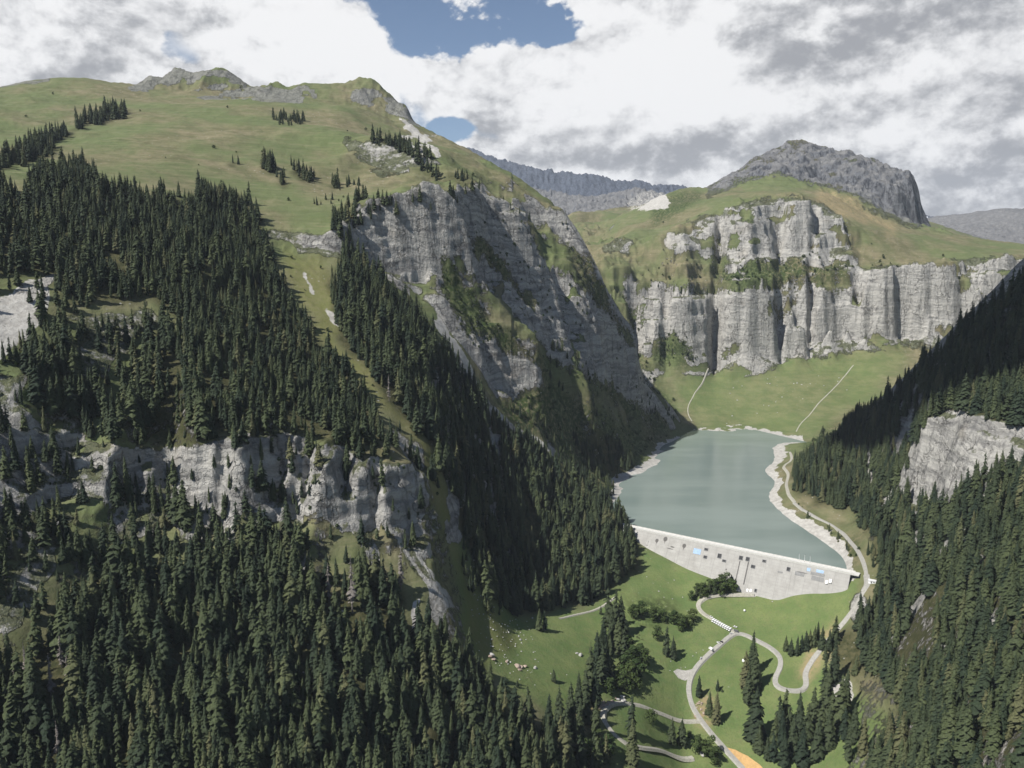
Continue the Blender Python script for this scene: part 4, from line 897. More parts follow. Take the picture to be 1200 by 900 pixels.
for u, v, hp in [(712, 735, 45), (720, 742, 48), (728, 742, 42), (716, 758, 44), (708, 762, 38), (724, 764, 40), (700, 790, 48), (692, 806, 50), (706, 800, 42), (715, 790, 44), (686, 825, 42), (678, 835, 46), (698, 826, 44), (688, 846, 40), (668, 848, 48), (656, 852, 46), (705, 770, 36), (732, 770, 34), (780, 768, 34), (788, 772, 26), (664, 872, 46), (680, 868, 44), (698, 862, 42), (643, 858, 44), (710, 895, 36)]:
    px_tree(u + random.uniform(-1, 1), v, hp, 'dark spruce crowding the stream ravine between the two meadows', 'spruces crowding the stream ravine', random.uniform(.95, 1.15))
for u, v, hp, w in [(742, 725, 16, 1.3), (752, 722, 17, 1.2), (766, 728, 16, 1.4), (778, 728, 14, 1.5), (790, 732, 16, 1.4), (798, 738, 18, 1.3), (806, 734, 14, 1.4), (812, 728, 14, 1.4), (735, 768, 22, 1.3), (742, 780, 22, 1.3), (750, 775, 20, 1.3), (756, 783, 22, 1.3), (747, 793, 20, 1.4), (738, 800, 22, 1.4), (730, 792, 24, 1.3), (746, 808, 14, 1.5), (735, 812, 16, 1.5), (770, 750, 16, 1.3), (728, 808, 22, 1.3), (715, 815, 20, 1.3)]:
    px_tree(u, v, hp, 'round leafy tree along the rocky stream ravine', 'leafy trees along the stream ravine', w, 'b')
for u, v, hp, w, lab in [(762, 848, 16, 1.5, 'round leafy bush alone on the grass inside the gravel track'), (818, 882, 20, 1.25, 'leafy tree left of the road above a second leafy tree'), (830, 886, 24, 1.3, 'leafy tree at the road edge near the orange sand lot'), (712, 888, 26, 1.3, 'broad leafy tree at the bottom between forest and track'), (688, 892, 26, 1.3, 'leafy tree at the forest edge at the bottom of the valley'), (700, 870, 18, 1.4, 'leafy tree in front of the spruces left of the track'), (808, 864, 8, 1.5, 'low leafy bush between the spruce pair and the road'), (838, 896, 22, 1.1, 'bushy leafy tree lowest on the left side of the road')]:
    px_tree(u, v, hp, lab, None, w, 'b')
for k in range(20):
    f = k / 19; u = 812 + 50 * f + random.uniform(-2, 2); v = 703 - 10 * f - (k % 3) * 4
    px_tree(u, v, random.uniform(10, 14) + 6 * math.exp(-((u - 846) / 8) ** 2), 'dark tree in the dense grove at the foot of the dam', 'trees in the grove at the foot of the dam', 1.1 if k % 2 else 1.4, 's' if k % 2 else 'b')
for u, v, hp in [(728, 634, 9), (735, 637, 10), (742, 634, 8), (748, 630, 8), (752, 628, 9), (722, 632, 10), (715, 640, 10)]:
    px_tree(u, v, hp, 'small leafy shrub on the bank at the left end of the dam', 'shrubs at the left end of the dam', 1.3, 'h')
for u, v, hp, lab in [(413, 718, 62, 'tallest dead brown spruce under the cliff among green trees'), (386, 706, 44, 'dead brown spruce left of the tallest dead one'), (470, 690, 46, 'thin dead grey spruce right of the dead brown ones'), (60, 815, 46, 'bleached dead spruce on the grassy gap at lower left'), (31, 795, 40, 'bleached dead spruce in the forest near the lower left edge'), (72, 782, 36, 'pale dead snag above the grassy gap at lower left'), (18, 812, 36, 'leftmost pale dead snag in the lower forest'), (70, 895, 50, 'bare grey dead spruce at the bottom left'), (525, 530, 32, 'thin grey dead trunk at the edge of the second wooded rib'), (456, 470, 28, 'pale dead spruce beside the grassy chute'), (80, 800, 34, 'smaller pale snag right of the bleached dead spruce')]:
    px_tree(u, v, hp, lab, None, 1.15, 'd')
# the woods: the trees that show largest stand as trees of their own, all others as one wood
def build_woods():
    x, y, z, h, u, v = TX, TY, TZ_, TH, TU, TVV
    ok = np.ones(len(x), bool)
    for sx, sy, rr in SINGLE: ok &= np.hypot(x - sx, y - sy) > rr + 2.0
    for ln in ROADPTS: 
        for a in ln[::2]: ok &= np.hypot(x - a[0], y - a[1]) > 5.5
    ok &= ~((np.abs((x - DA[0]) * DN[0] + (y - DA[1]) * DN[1]) < 12) & ((x - DA[0]) * DT[0] + (y - DA[1]) * DT[1] > -8) & ((x - DA[0]) * DT[0] + (y - DA[1]) * DT[1] < DL + 8))
    mp = h * .86 / ((y * cP - (z - CAMZ) * sP) / FPX)
    tu, tv = proj(x, y, z + h)
    seen = (u > 4) & (u < 1196) & (tv > 4) & (tv < 872) & (hidden_by(x, y, z + h * .45) < 0) & ok
    n1 = 300 - sum(1 for o in COL.objects if o.get('category') == 'spruce')
    pick = np.argsort(-np.where(seen, mp, 0))[:n1]
    first = np.zeros(len(x), bool); first[pick] = True
    for k in pick:
        if u[k] < 720: lab, g = 'dark green spruce in the dense forest on the lower left slope', 'spruces in the lower left forest'
        else: lab, g = 'dark green spruce in the dense forest on the right slope', 'spruces in the forest on the right slope'
        spruce(float(x[k]), float(y[k]), float(h[k]), lab, g, random.uniform(.85, 1.3))
    r = np.flatnonzero(ok & ~first)
    me = bpy.data.meshes.new('spruce_forest')
    me.vertices.add(len(r)); me.vertices.foreach_set('co', np.stack([x[r], y[r], z[r]], -1).astype(np.float32).ravel())
    for nm, typ, val in (('tall', 'FLOAT', h[r]), ('turn', 'FLOAT', rng.uniform(0, 6.28, len(r))), ('lean_x', 'FLOAT', rng.normal(0, .035, len(r))), ('lean_y', 'FLOAT', rng.normal(0, .035, len(r))), ('wide', 'FLOAT', rng.uniform(.75, 1.35, len(r)))):
        a = me.attributes.new(nm, typ, 'POINT'); a.data.foreach_set('value', val.astype(np.float32))
    kind = rng.integers(0, len(SPRUCE), len(r))
    a = me.attributes.new('kind_no', 'INT', 'POINT'); a.data.foreach_set('value', kind.astype(np.int32))
    o = link('spruce_forest', me); tag(o, 'dense dark spruce forest covering the slopes on both sides', 'forest', None, 'stuff')
    grow(o, SPRUCE, M_SPRUCE)
    print('individual', n1, 'wood', len(r))
def grow(o, crowns, mat):
    ng = bpy.data.node_groups.new('growth', 'GeometryNodeTree')
    ng.interface.new_socket('Geometry', in_out='INPUT', socket_type='NodeSocketGeometry'); ng.interface.new_socket('Geometry', in_out='OUTPUT', socket_type='NodeSocketGeometry')
    N, L = ng.nodes, ng.links
    gi = N.new('NodeGroupInput'); go = N.new('NodeGroupOutput')
    def attr(nm, typ):
        n = N.new('GeometryNodeInputNamedAttribute'); n.data_type = typ; n.inputs['Name'].default_value = nm; return n.outputs['Attribute']
    tall, turn, wide, kn = attr('tall', 'FLOAT'), attr('turn', 'FLOAT'), attr('wide', 'FLOAT'), attr('kind_no', 'INT')
    mw = N.new('ShaderNodeMath'); mw.operation = 'MULTIPLY'; L.new(tall, mw.inputs[0]); L.new(wide, mw.inputs[1])
    sc = N.new('ShaderNodeCombineXYZ'); L.new(mw.outputs[0], sc.inputs[0]); L.new(mw.outputs[0], sc.inputs[1]); L.new(tall, sc.inputs[2])
    ro = N.new('ShaderNodeCombineXYZ'); L.new(turn, ro.inputs[2]); L.new(attr('lean_x', 'FLOAT'), ro.inputs[0]); L.new(attr('lean_y', 'FLOAT'), ro.inputs[1])
    join = N.new('GeometryNodeJoinGeometry')
    for k, me in enumerate(crowns):
        src = next(c for c in COL.objects if c.data is me)
        oi = N.new('GeometryNodeObjectInfo'); oi.transform_space = 'ORIGINAL'; oi.inputs['Object'].default_value = src; oi.inputs['As Instance'].default_value = True
        cmp = N.new('FunctionNodeCompare'); cmp.data_type = 'INT'; cmp.operation = 'EQUAL'; L.new(kn, cmp.inputs['A'] if False else [i for i in cmp.inputs if i.type == 'INT'][0]); [i for i in cmp.inputs if i.type == 'INT'][1].default_value = k
        ip = N.new('GeometryNodeInstanceOnPoints'); L.new(gi.outputs[0], ip.inputs['Points']); L.new(cmp.outputs[0], ip.inputs['Selection']); L.new(oi.outputs['Geometry'], ip.inputs['Instance'])
        L.new(ro.outputs[0], ip.inputs['Rotation']); L.new(sc.outputs[0], ip.inputs['Scale']); L.new(ip.outputs[0], join.inputs[0])
    L.new(join.outputs[0], go.inputs[0])
    md = o.modifiers.new('growth', 'NODES'); md.node_group = ng
# ---------------------------------------------------------------- roads and bare lots
M_ROAD = simple_mat('worn_asphalt', (.31, .30, .27), .9, .14, .5)
M_TRACK = simple_mat('gravel_track', (.34, .325, .275), .95, .22, .7)
M_GRAVEL = simple_mat('gravel', (.36, .345, .315), .95, .22, .5)
M_SAND = simple_mat('orange_sand', (.47, .30, .13), .95, .12, .4)
ROADPTS = []
def smooth_path(pxs, step=2.0):
    q = [drop(u, v)[:2] for u, v in pxs]; out = []
    for i in range(len(q) - 1):
        p0, p1, p2, p3 = q[max(i - 1, 0)], q[i], q[i + 1], q[min(i + 2, len(q) - 1)]
        n = max(2, int(np.hypot(*(p2 - p1)) / step))
        for k in range(n):
            t = k / n; out.append(.5 * (2 * p1 + (p2 - p0) * t + (2 * p0 - 5 * p1 + 4 * p2 - p3) * t * t + (3 * p1 - p0 - 3 * p2 + p3) * t ** 3))
    out.append(q[-1]); return np.array(out)
def road(name, pxs, width, mat, label, lift=.3):
    c = smooth_path(pxs)
    for _ in range(4): c[1:-1] = (c[:-2] + 2 * c[1:-1] + c[2:]) / 4
    ROADPTS.append(c)
    t = np.gradient(c, axis=0); t /= np.linalg.norm(t, axis=1)[:, None] + 1e-9; n = np.stack([-t[:, 1], t[:, 0]], -1)
    z = np.max([hgt(c[:, 0] + n[:, 0] * s, c[:, 1] + n[:, 1] * s) for s in np.linspace(-width * .5, width * .5, 5)], 0) + lift
    for _ in range(6): z[1:-1] = np.maximum((z[:-2] + 2 * z[1:-1] + z[2:]) / 4, z[1:-1] * .5 + .5 * (z[:-2] + z[2:]) / 2)
    wv = width / 2 * (1 + .05 * np.array([vnoise(np.arange(len(c)) * 2., np.zeros(len(c)), 7, 91), vnoise(np.arange(len(c)) * 2., np.zeros(len(c)), 9, 92)]))
    V, F = [], []
    for i in range(len(c)):
        for s, dz in ((wv[0, i] + 1.4, -2.2), (wv[0, i], 0), (0, .06), (-wv[1, i], 0), (-wv[1, i] - 1.4, -2.2)):
            V.append((c[i, 0] + n[i, 0] * s, c[i, 1] + n[i, 1] * s, z[i] + dz))
    for i in range(len(c) - 1):
        for k in range(4): F.append((5 * i + k, 5 * i + k + 1, 5 * i + k + 6, 5 * i + k + 5))
    o = link(name, pm(name, V, F, mat)); tag(o, label, name.replace('_', ' '), None, 'structure')
    return c, z
MAIN = road('road', [(890, 925), (870, 900), (852, 880), (836, 862), (821, 843), (811, 826), (807, 809), (809, 795), (816, 782), (829, 768), (843, 756), (855, 746), (864, 742), (874, 744), (886, 750), (903, 759), (914, 770), (914, 782), (908, 796), (912, 805), (925, 809), (939, 809), (945, 802), (944, 789), (951, 775), (965, 757), (977, 743), (990, 728), (1001, 713), (1010, 699), (1017, 685), (1016, 674)], 4.7, M_ROAD, 'pale winding valley road with a hairpin bend below the dam')
road('road', [(1016, 676), (1015, 668), (1012, 658), (1003, 642), (991, 628), (976, 616), (958, 607), (942, 598), (931, 589)], 2.8, M_ROAD, 'narrow pale road along the right shore of the reservoir', .33)
road('road', [(862, 741), (848, 733), (836, 726), (823, 718), (818, 709), (825, 701), (845, 697), (868, 697), (884, 697)], 4.6, M_TRACK, 'narrow road curving from the junction to the foot of the dam', .34)
road('path', [(731, 824), (718, 825), (708, 832), (706, 842), (713, 853), (726, 866), (748, 876), (780, 882), (812, 888)], 4.0, M_TRACK, 'gravel track looping round the lower left corner of the meadow', .26)
road('path', [(731, 823), (752, 827), (780, 838), (806, 845), (822, 845)], 3.0, M_TRACK, 'faint grassy track joining the gravel loop to the road', .2)
road('path', [(655, 725), (672, 721), (690, 717), (703, 712), (722, 699)], 2.2, M_TRACK, 'thin footpath across the left meadow', .2)
road('path', [(932, 589), (925, 580), (922, 568), (924, 556), (919, 547), (928, 538), (926, 530)], 3.0, M_TRACK, 'pale lakeside track along the right shore', .3)
road('path', [(933, 506), (938, 497), (948, 487), (958, 474), (968, 464), (980, 452), (992, 438), (1000, 428)], 1.7, M_TRACK, 'pale streak of a stream bed on the valley head meadow', .2)
road('path', [(811, 494), (806, 480), (812, 465), (822, 450), (830, 432)], 1.5, M_TRACK, 'pale gully track left on the valley head meadow', .2)
def lot(name, pxs, mat, label, lift=.28, step=2.0):
    q = np.array([drop(u, v)[:2] for u, v in pxs]); lo, hi = q.min(0), q.max(0)
    nx, ny = [max(3, int(s / step)) for s in hi - lo]
    bm = bmesh.new(); gx = np.linspace(lo[0], hi[0], nx); gy = np.linspace(lo[1], hi[1], ny); vs = {}
    inside = inpoly(np.repeat(gx, ny).reshape(nx, ny), np.tile(gy, (nx, 1)), q)
    edge = [tuple(q[i] + (q[(i + 1) % len(q)] - q[i]) * t) for i in range(len(q)) for t in np.linspace(0, 1, max(2, int(np.hypot(*(q[(i + 1) % len(q)] - q[i])) / step)), endpoint=False)]
    P2 = [Vector(e) for e in edge] + [Vector((gx[i], gy[j])) for i in range(nx) for j in range(ny) if inside[i, j]]
    ne = len(edge)
    v_, _, f_, _, _, _ = geometry.delaunay_2d_cdt(P2, [(i, (i + 1) % ne) for i in range(ne)], [], 1, .01)
    z = hgt(np.array([a.x for a in v_]), np.array([a.y for a in v_])) + lift
    me = pm(name, [(a.x, a.y, z[i]) for i, a in enumerate(v_)], [tuple(f) for f in f_], mat)
    bm.free()
    return tag(link(name, me), label, name.replace('_', ' '), None, 'structure')
lot('gravel_ground', [(789, 787), (794, 784), (803, 786), (813, 784), (808, 795), (803, 798), (795, 795)], M_GRAVEL, 'small gravel lay-by on the left side of the road')
lot('sandy_ground', [(851, 876), (862, 879), (876, 886), (890, 896), (905, 912), (882, 912), (868, 894)], M_SAND, 'orange sand lot right beside the road at the bottom')
lot('gravel_ground', [(866, 696), (878, 694), (886, 694), (892, 696), (884, 700), (870, 700)], M_GRAVEL, 'grey forecourt at the foot of the dam')

# ---------------------------------------------------------------- the dam
def concrete():
    m, t, b = new_mat('dam_concrete')
    tc = t.node('ShaderNodeTexCoord'); x, y, z = t.sep(tc.outputs['Object'])[0:3]
    pos = tc.outputs['Object']
    n = t.noise(pos, .12, 6, .65); f = t.noise(t.comb(t.math('MULTIPLY', x, .55), t.math('MULTIPLY', y, .02), t.math('MULTIPLY', z, .05)), 1.0, 5, .65)
    c = t.mix(t.ramp(n, .3, .7), (.31, .30, .28), (.39, .38, .358))
    blk = t.noise(t.comb(t.math('FLOOR', t.math('DIVIDE', x, 15.0)), 0., t.math('FLOOR', t.math('DIVIDE', z, 3.0))), 7.3, 0)
    c = t.mix(t.math('MULTIPLY', t.ramp(blk, .3, .7), .22), c, (.285, .277, .26))
    c = t.mix(t.math('MULTIPLY', t.ramp(f, .52, .75), .45), c, (.22, .213, .203))
    jx = t.math('ABSOLUTE', t.math('SUBTRACT', t.math('FRACT', t.math('DIVIDE', x, 15.0)), .5))
    jz = t.math('ABSOLUTE', t.math('SUBTRACT', t.math('FRACT', t.math('DIVIDE', z, 3.0)), .5))
    j = t.math('MAXIMUM', t.math('MULTIPLY', t.ramp(jx, .478, .496), .7), t.math('MULTIPLY', t.ramp(jz, .44, .49), .5))
    c = t.mix(j, c, (.24, .235, .225))
    st = t.node('ShaderNodeAttribute', attribute_name='stain')
    se = t.math('ADD', st.outputs['Fac'], t.math('MULTIPLY', t.math('SUBTRACT', t.noise(pos, .8, 4, .7), .5), .6))
    c = t.mix(t.math('MULTIPLY', t.ramp(se, .35, .65), .85), c, (.075, .07, .066))
    t.put(b.inputs['Base Color'], c); b.inputs['Roughness'].default_value = .9
    return m
M_CONC = concrete()
M_CREST = simple_mat('pale_concrete', (.54, .53, .50), .9, .08, .4)
M_DARK = simple_mat('dark_opening', (.045, .045, .046), .9, .2, .5)
M_STEEL = simple_mat('weathered_steel', (.16, .165, .17), .6, .2, .6, .3)
M_BLUE = simple_mat('pale_blue_sheet', (.30, .42, .58), .7, .12, .5)
M_WHITE = simple_mat('white_paint', (.80, .80, .79), .45, .03, .6, 0, .5)
DO = bpy.data.objects.new('dam', None); COL.objects.link(DO)
DO.location = (DA[0], DA[1], 0); DO.rotation_euler = (0, 0, math.atan2(DT[1], DT[0]))
# in the dam's own axes: x along the crest, y upstream, z up
tag(DO, 'long pale concrete dam holding back the grey green reservoir', 'dam')
def loc(p):
    d = np.asarray(p[:2]) - DA; return float(d @ DT), float(-(d @ DN)), float(p[2])
def box_mesh(name, boxes, mat, bevel=0):
    bm = bmesh.new()
    for (x0, x1, y0, y1, z0, z1) in boxes:
        g = bmesh.ops.create_cube(bm, size=1)
        for v in g['verts']: v.co = Vector(((x0 + x1) / 2 + v.co.x * (x1 - x0), (y0 + y1) / 2 + v.co.y * (y1 - y0), (z0 + z1) / 2 + v.co.z * (z1 - z0)))
    if bevel: bmesh.ops.bevel(bm, geom=bm.edges[:] , offset=bevel, segments=1, affect='EDGES')
    me = bpy.data.meshes.new(name); bm.to_mesh(me); bm.free(); me.materials.append(mat); return me
X0, X1, ZB = -14.0, DL + 6, -50.0
def face_y(z): return -4 - FACE * (CREST - z)
def dam_wall():
    xs = np.arange(X0, X1 + .01, .6); zs = np.linspace(CREST - 1.2, ZB, 100)
    V = [(x, face_y(z), z) for x in xs for z in zs]; nz = len(zs); F = [(i * nz + k, (i + 1) * nz + k, (i + 1) * nz + k + 1, i * nz + k + 1)[::-1] for i in range(len(xs) - 1) for k in range(nz - 1)]
    b = len(V); nx = len(xs)
    for z, y in ((CREST - 1.2, 3.2), (ZB, 3.2)):
        V += [(x, y, z) for x in (X0, X1)]
    tl, tr, ql, qr = b, b + 1, b + 2, b + 3
    F += [(0, tl, tr, (nx - 1) * nz), (tl, ql, qr, tr)]
    me = pm('wall', V, F, M_CONC)
    st = np.zeros(len(V), np.float32); A = np.array(V)
    for u, v0, v1, w, head in [(770, 633, 642, .8, 1.9), (780, 631, 641, .9, 2.4), (802, 639, 648, .9, 2.1), (760, 634, 641, .2, .3), (851, 667, 672, .6, .8)]:
        a = loc(dam_foot(u, v0)); e = loc(dam_foot(u + .0, v1))
        L = a[2] - e[2]; t_ = (a[2] - A[:, 2]) / max(L, .1); dx = np.abs(A[:, 0] - a[0])
        st = np.maximum(st, np.where((t_ > -.05) & (t_ < 1.1), np.clip(1.1 - dx / w, 0, 1) * np.clip(1.25 - t_, 0, 1), 0))
        st = np.maximum(st, np.clip(1.6 - np.hypot(A[:, 0] - a[0], (A[:, 2] - a[2] + head * .3)) / head, 0, 1))
    for u, v, ru, rz in [(785, 643, 7, .7), (788, 641, 4, 1), (940, 671, 9, .7), (758, 639, 2.5, .6)]:
        a = loc(dam_foot(u, v)); st = np.maximum(st, .75 * np.clip(1.4 - np.hypot((A[:, 0] - a[0]) / ru, (A[:, 2] - a[2]) / rz), 0, 1))
    at = me.attributes.new('stain', 'FLOAT', 'POINT'); at.data.foreach_set('value', st[:len(me.vertices)])
    return link('wall', me, None, DO)
dam_wall()
link('crest_road', box_mesh('crest_road', [(X0 - 4, X1 + 8, -4.9, 4.0, CREST - 1.2, CREST)], M_CREST), None, DO)
link('parapet', box_mesh('parapet', [(X0, X1 + 3, -4.85, -4.45, CREST + .003, CREST + 1.1)], M_CREST), None, DO)
link('parapet', box_mesh('parapet', [(X0, X1 + 3, 3.5, 3.9, CREST + .003, CREST + 1.1)], M_CREST), None, DO)
def on_face(name, u0, v0, u1, v1, mat, thick=.5, parent=None, slats=0, label=None):
    # a flat box lying on the sloping face; corners found where the sight lines meet it
    um, vm = (u0 + u1) / 2, (v0 + v1) / 2
    c = loc(dam_foot(um, vm)); a = loc(dam_foot(um, v0)); e = loc(dam_foot(um, v1)); l = loc(dam_foot(u0, vm)); r_ = loc(dam_foot(u1, vm))
    w = abs(r_[0] - l[0]) * .9; ht = abs(a[2] - e[2]) * math.hypot(1, FACE)
    if slats:
        bx = [(-w / 2 + w * k / slats, -w / 2 + w * (k + .45) / slats, -.05, thick, -ht / 2, ht / 2) for k in range(slats)]
    else: bx = [(-w / 2, w / 2, -.05, thick, -ht / 2, ht / 2)]
    bx = [(x0, x1, -y1, -y0, z0, z1) for x0, x1, y0, y1, z0, z1 in bx]
    o = link(name, box_mesh(name, bx, mat), None, parent or DO)
    o.location = (c[0], face_y(c[2]), c[2]); o.rotation_euler = (-math.atan(FACE), 0, 0)
    if label: o['label'] = label
    return o, w, ht
def opening(u0, v0, u1, v1, label=None, th=.45):
    du, dv = (u1 - u0) * .09, (v1 - v0) * .09
    o, w, ht = on_face('opening', u0 + du, v0 + dv, u1 - du, v1 - dv, M_DARK, th, None, 0, label)
    f = box_mesh('frame', [(-w / 2 - .35, -w / 2 - .003, -.7, .05, -ht / 2 - .35, ht / 2 + .35), (w / 2 + .003, w / 2 + .35, -.7, .05, -ht / 2 - .35, ht / 2 + .35), (-w / 2, w / 2, -.7, .05, ht / 2 + .003, ht / 2 + .35), (-w / 2, w / 2, -.7, .05, -ht / 2 - .35, -ht / 2 - .003)], M_STEEL)
    link('frame', f, None, o); return o
opening(865.6, 651.2, 871, 656.4, 'left one of two large dark spillway openings', .6); opening(873.5, 652.6, 879, 657.8, 'right one of two large dark spillway openings', .6)
for q in [(825, 642.3, 830.3, 645.3), (824, 651, 829, 654.5), (840.5, 648.5, 846, 654.5), (846, 655.8, 851.2, 658.6), (893, 656, 898.2, 659), (879.5, 662, 885.5, 666), (921.5, 664.5, 926.5, 669.5), (884, 690, 887, 694)]: opening(*q)
on_face('blue_panel', 812, 643, 822, 649.5, M_BLUE, .3, None, 0, 'pale blue sheet fixed high on the wall')
on_face('blue_panel', 945.5, 665.5, 950, 669.5, M_BLUE, .3, None, 0, 'small blue sheet near the right end'); on_face('blue_panel', 956, 668, 966, 671.5, M_BLUE, .3, None, 0, 'blue sheet above the steel rack')
for q, n in [((931, 670.5, 944, 675), 8), ((949, 671.5, 968, 675), 12), ((950, 676, 967, 681), 11)]: on_face('steel_rack', *q, M_STEEL, .5, None, n)
on_face('steel_rack', 911, 669.5, 918, 671.5, M_STEEL, .4, None, 6)
for q in [(874.6, 690, 877, 693.3), (878.4, 690.4, 881, 693.6)]: on_face('gate', *q, M_WHITE, .4)
for q in [(967.4, 680.5, 970.4, 684.5), (971.5, 679, 975, 683.5)]: on_face('cabinet', *q, M_WHITE, 1.6)
def channel(u, v0, v1, w):
    a = loc(dam_foot(u, v0)); zt = a[2]; p = dam_foot(u, v0)
    zb = -24.5; L = (zt - zb) * math.hypot(1, FACE)
    o = link('spillway_channel', box_mesh('spillway_channel', [(-w / 2, w / 2, -.35, .05, -L / 2, L / 2)], simple_mat('wet_concrete', (.11, .105, .10), .7, .3, .5)), None, DO)
    zc = (zt + zb) / 2; o.location = (a[0], face_y(zc), zc); o.rotation_euler = (-math.atan(FACE), 0, 0)
channel(867.2, 657.4, 690, 1.0); channel(877.2, 658.6, 690, 1.3)
# ---------------------------------------------------------------- small things
def cyl(name, r0, r1, z0, z1, mat, n=10, x=0, y=0):
    V, F = [], []
    for z, r in ((z0, r0), (z1, r1)):
        for k in range(n): V.append((x + r * math.cos(6.283185 * k / n), y + r * math.sin(6.283185 * k / n), z))
    for k in range(n): F.append((k, (k + 1) % n, n + (k + 1) % n, n + k))
    F += [tuple(range(n))[::-1], tuple(range(n, 2 * n))]
    return pm(name, V, F, mat)
def root(name, p, rz, label, cat, group=None):
    e = bpy.data.objects.new(name, None); COL.objects.link(e); e.location = p; e.rotation_euler = (0, 0, rz); e.empty_display_size = .3
    return tag(e, label, cat, group)
mast0 = None
for x, lab in ((213.5, 'left one of three white masts on the dam crest'), (219.5, 'middle one of three white masts on the dam crest'), (225.5, 'right one of three white masts on the dam crest')):
    q = DA + DT * x - DN * 3.0
    e = root('mast', (q[0], q[1], CREST + .01), 0, lab, 'mast', 'white masts on the dam crest')
    link('pole', cyl('pole', .16, .10, 0, 8.5, M_WHITE), None, e); link('foot', cyl('foot', .4, .35, 0, .5, M_CONC), None, e); link('lamp_head', box_mesh('lamp_head', [(-.25, .7, -.22, .22, 8.503, 8.75)], M_STEEL), None, e)
p = drop(1022, 683); e = root('hut', p, R(-30), 'small white hut beside the road at the right end of the dam', 'hut')
link('wall', box_mesh('wall', [(-3.6, 3.6, -2.2, 2.2, -2, 2.8)], M_WHITE), None, e)
link('roof', pm('roof', [(-4, -2.7, 2.75), (4, -2.7, 2.75), (4, 2.7, 2.75), (-4, 2.7, 2.75), (-4, 0, 4.1), (4, 0, 4.1)], [(0, 1, 5, 4), (2, 3, 4, 5), (1, 2, 5), (3, 0, 4), (3, 2, 1, 0)], simple_mat('grey_roof', (.5, .5, .49), .7)), None, e)
dd = link('door', box_mesh('door', [(-1.2, .2, -2.26, -2.203, 0, 2.1)], M_STEEL), None, e); link('handle', box_mesh('handle', [(0, .1, -2.34, -2.263, 1, 1.15)], M_DARK), None, dd)
link('window', box_mesh('window', [(1.2, 2.6, -2.26, -2.203, 1, 2)], M_DARK), None, e)
M_GLASS = simple_mat('car_glass', (.03, .035, .04), .12, .1, .5, 0, .6)
M_TYRE = simple_mat('rubber', (.02, .02, .02), .9, .1, 2)
M_CHROME = simple_mat('lamp_glass', (.7, .7, .72), .2, .05, 1, .4)
def loft(name, secs, mat, bevel=.06):
    # cross-sections (x, half width at the sill, half width at the top, z bottom, z top) joined into one shell
    V, F = [], []
    for x, w0, w1, z0, z1 in secs: V += [(x, -w0, z0), (x, -w0, z0 + (z1 - z0) * .55), (x, -w1, z1), (x, w1, z1), (x, w0, z0 + (z1 - z0) * .55), (x, w0, z0)]
    for i in range(len(secs) - 1):
        for k in range(6): F.append((6 * i + k, 6 * i + (k + 1) % 6, 6 * i + 6 + (k + 1) % 6, 6 * i + 6 + k))
    F += [(0, 1, 2, 3, 4, 5)[::-1], tuple(6 * (len(secs) - 1) + k for k in range(6))]
    bm = bmesh.new(); me = pm(name, V, F, mat); bm.from_mesh(me); bmesh.ops.recalc_face_normals(bm, faces=bm.faces)
    bmesh.ops.bevel(bm, geom=bm.edges[:], offset=bevel, segments=2, affect='EDGES'); bm.to_mesh(me); bm.free(); return me
PAINT = {}
def paint(c):
    if c not in PAINT: PAINT[c] = simple_mat('car_paint', c, .3, .03, .5, 0, .5)
    return PAINT[c]
def wheels(e, xs, y, r):
    for x in xs:
        for s in (-1, 1):
            w = link('wheel', cyl('wheel', r, r, -.12, .12, M_TYRE, 14), None, e); w.location = (x, s * y, r); w.rotation_euler = (R(90), 0, 0)
            link('rim', cyl('rim', r * .6, r * .6, -.13, .13, M_CHROME, 10), None, w)
def van(p, rz, c, label, group=None):
    e = root('parked_van', p, rz, label, 'van', group)
    link('body', loft('body', [(-2.7, .95, .88, .35, 2.45), (.9, .98, .9, .35, 2.5), (1.75, .98, .84, .35, 2.3), (2.15, .98, .9, .35, 1.25), (2.75, .9, .85, .35, 1.05)], paint(c)), None, e)
    link('windscreen', loft('windscreen', [(1.80, .8, .76, 1.5, 2.16), (2.19, .83, .85, 1.3, 1.33)], M_GLASS, .01), None, e)
    for s in (-1, 1):
        link('side_window', box_mesh('side_window', [(.7, 1.65, s * .96 - .02, s * .96 + .02, 1.4, 2.0)], M_GLASS), None, e); link('headlight', box_mesh('headlight', [(2.70, 2.79, s * .62 - .18, s * .62 + .18, .75, .95)], M_CHROME), None, e)
    wheels(e, (-1.7, 1.8), .86, .36); return e
def car(p, rz, c, label, group=None):
    e = root('parked_car', p, rz, label, 'car', group)
    link('body', loft('body', [(-2.15, .82, .78, .32, .92), (-1.6, .88, .82, .28, .98), (1.0, .88, .82, .28, .95), (1.9, .84, .76, .3, .82), (2.2, .72, .66, .35, .66)], paint(c)), None, e)
    link('cabin', loft('cabin', [(-2.0, .78, .6, .9, 1.0), (-1.4, .8, .62, .9, 1.44), (.1, .8, .62, .9, 1.48), (1.0, .8, .64, .9, .98)], M_GLASS, .03), None, e)
    link('roof', box_mesh('roof', [(-1.35, .05, -.6, .6, 1.47, 1.54)], paint(c), .03), None, e)
    for s in (-1, 1): link('headlight', box_mesh('headlight', [(2.08, 2.2, s * .55 - .15, s * .55 + .15, .58, .72)], M_CHROME), None, e); link('tail_light', box_mesh('tail_light', [(-2.2, -2.1, s * .6 - .12, s * .6 + .12, .65, .8)], simple_mat('red_glass', (.4, .02, .02), .3)), None, e)
    wheels(e, (-1.35, 1.35), .8, .32); return e
def copy_tree(o, par=None):
    c = o.copy(); COL.objects.link(c); c.parent = par
    for ch in [q for q in o.children]: copy_tree(ch, c)
    return c
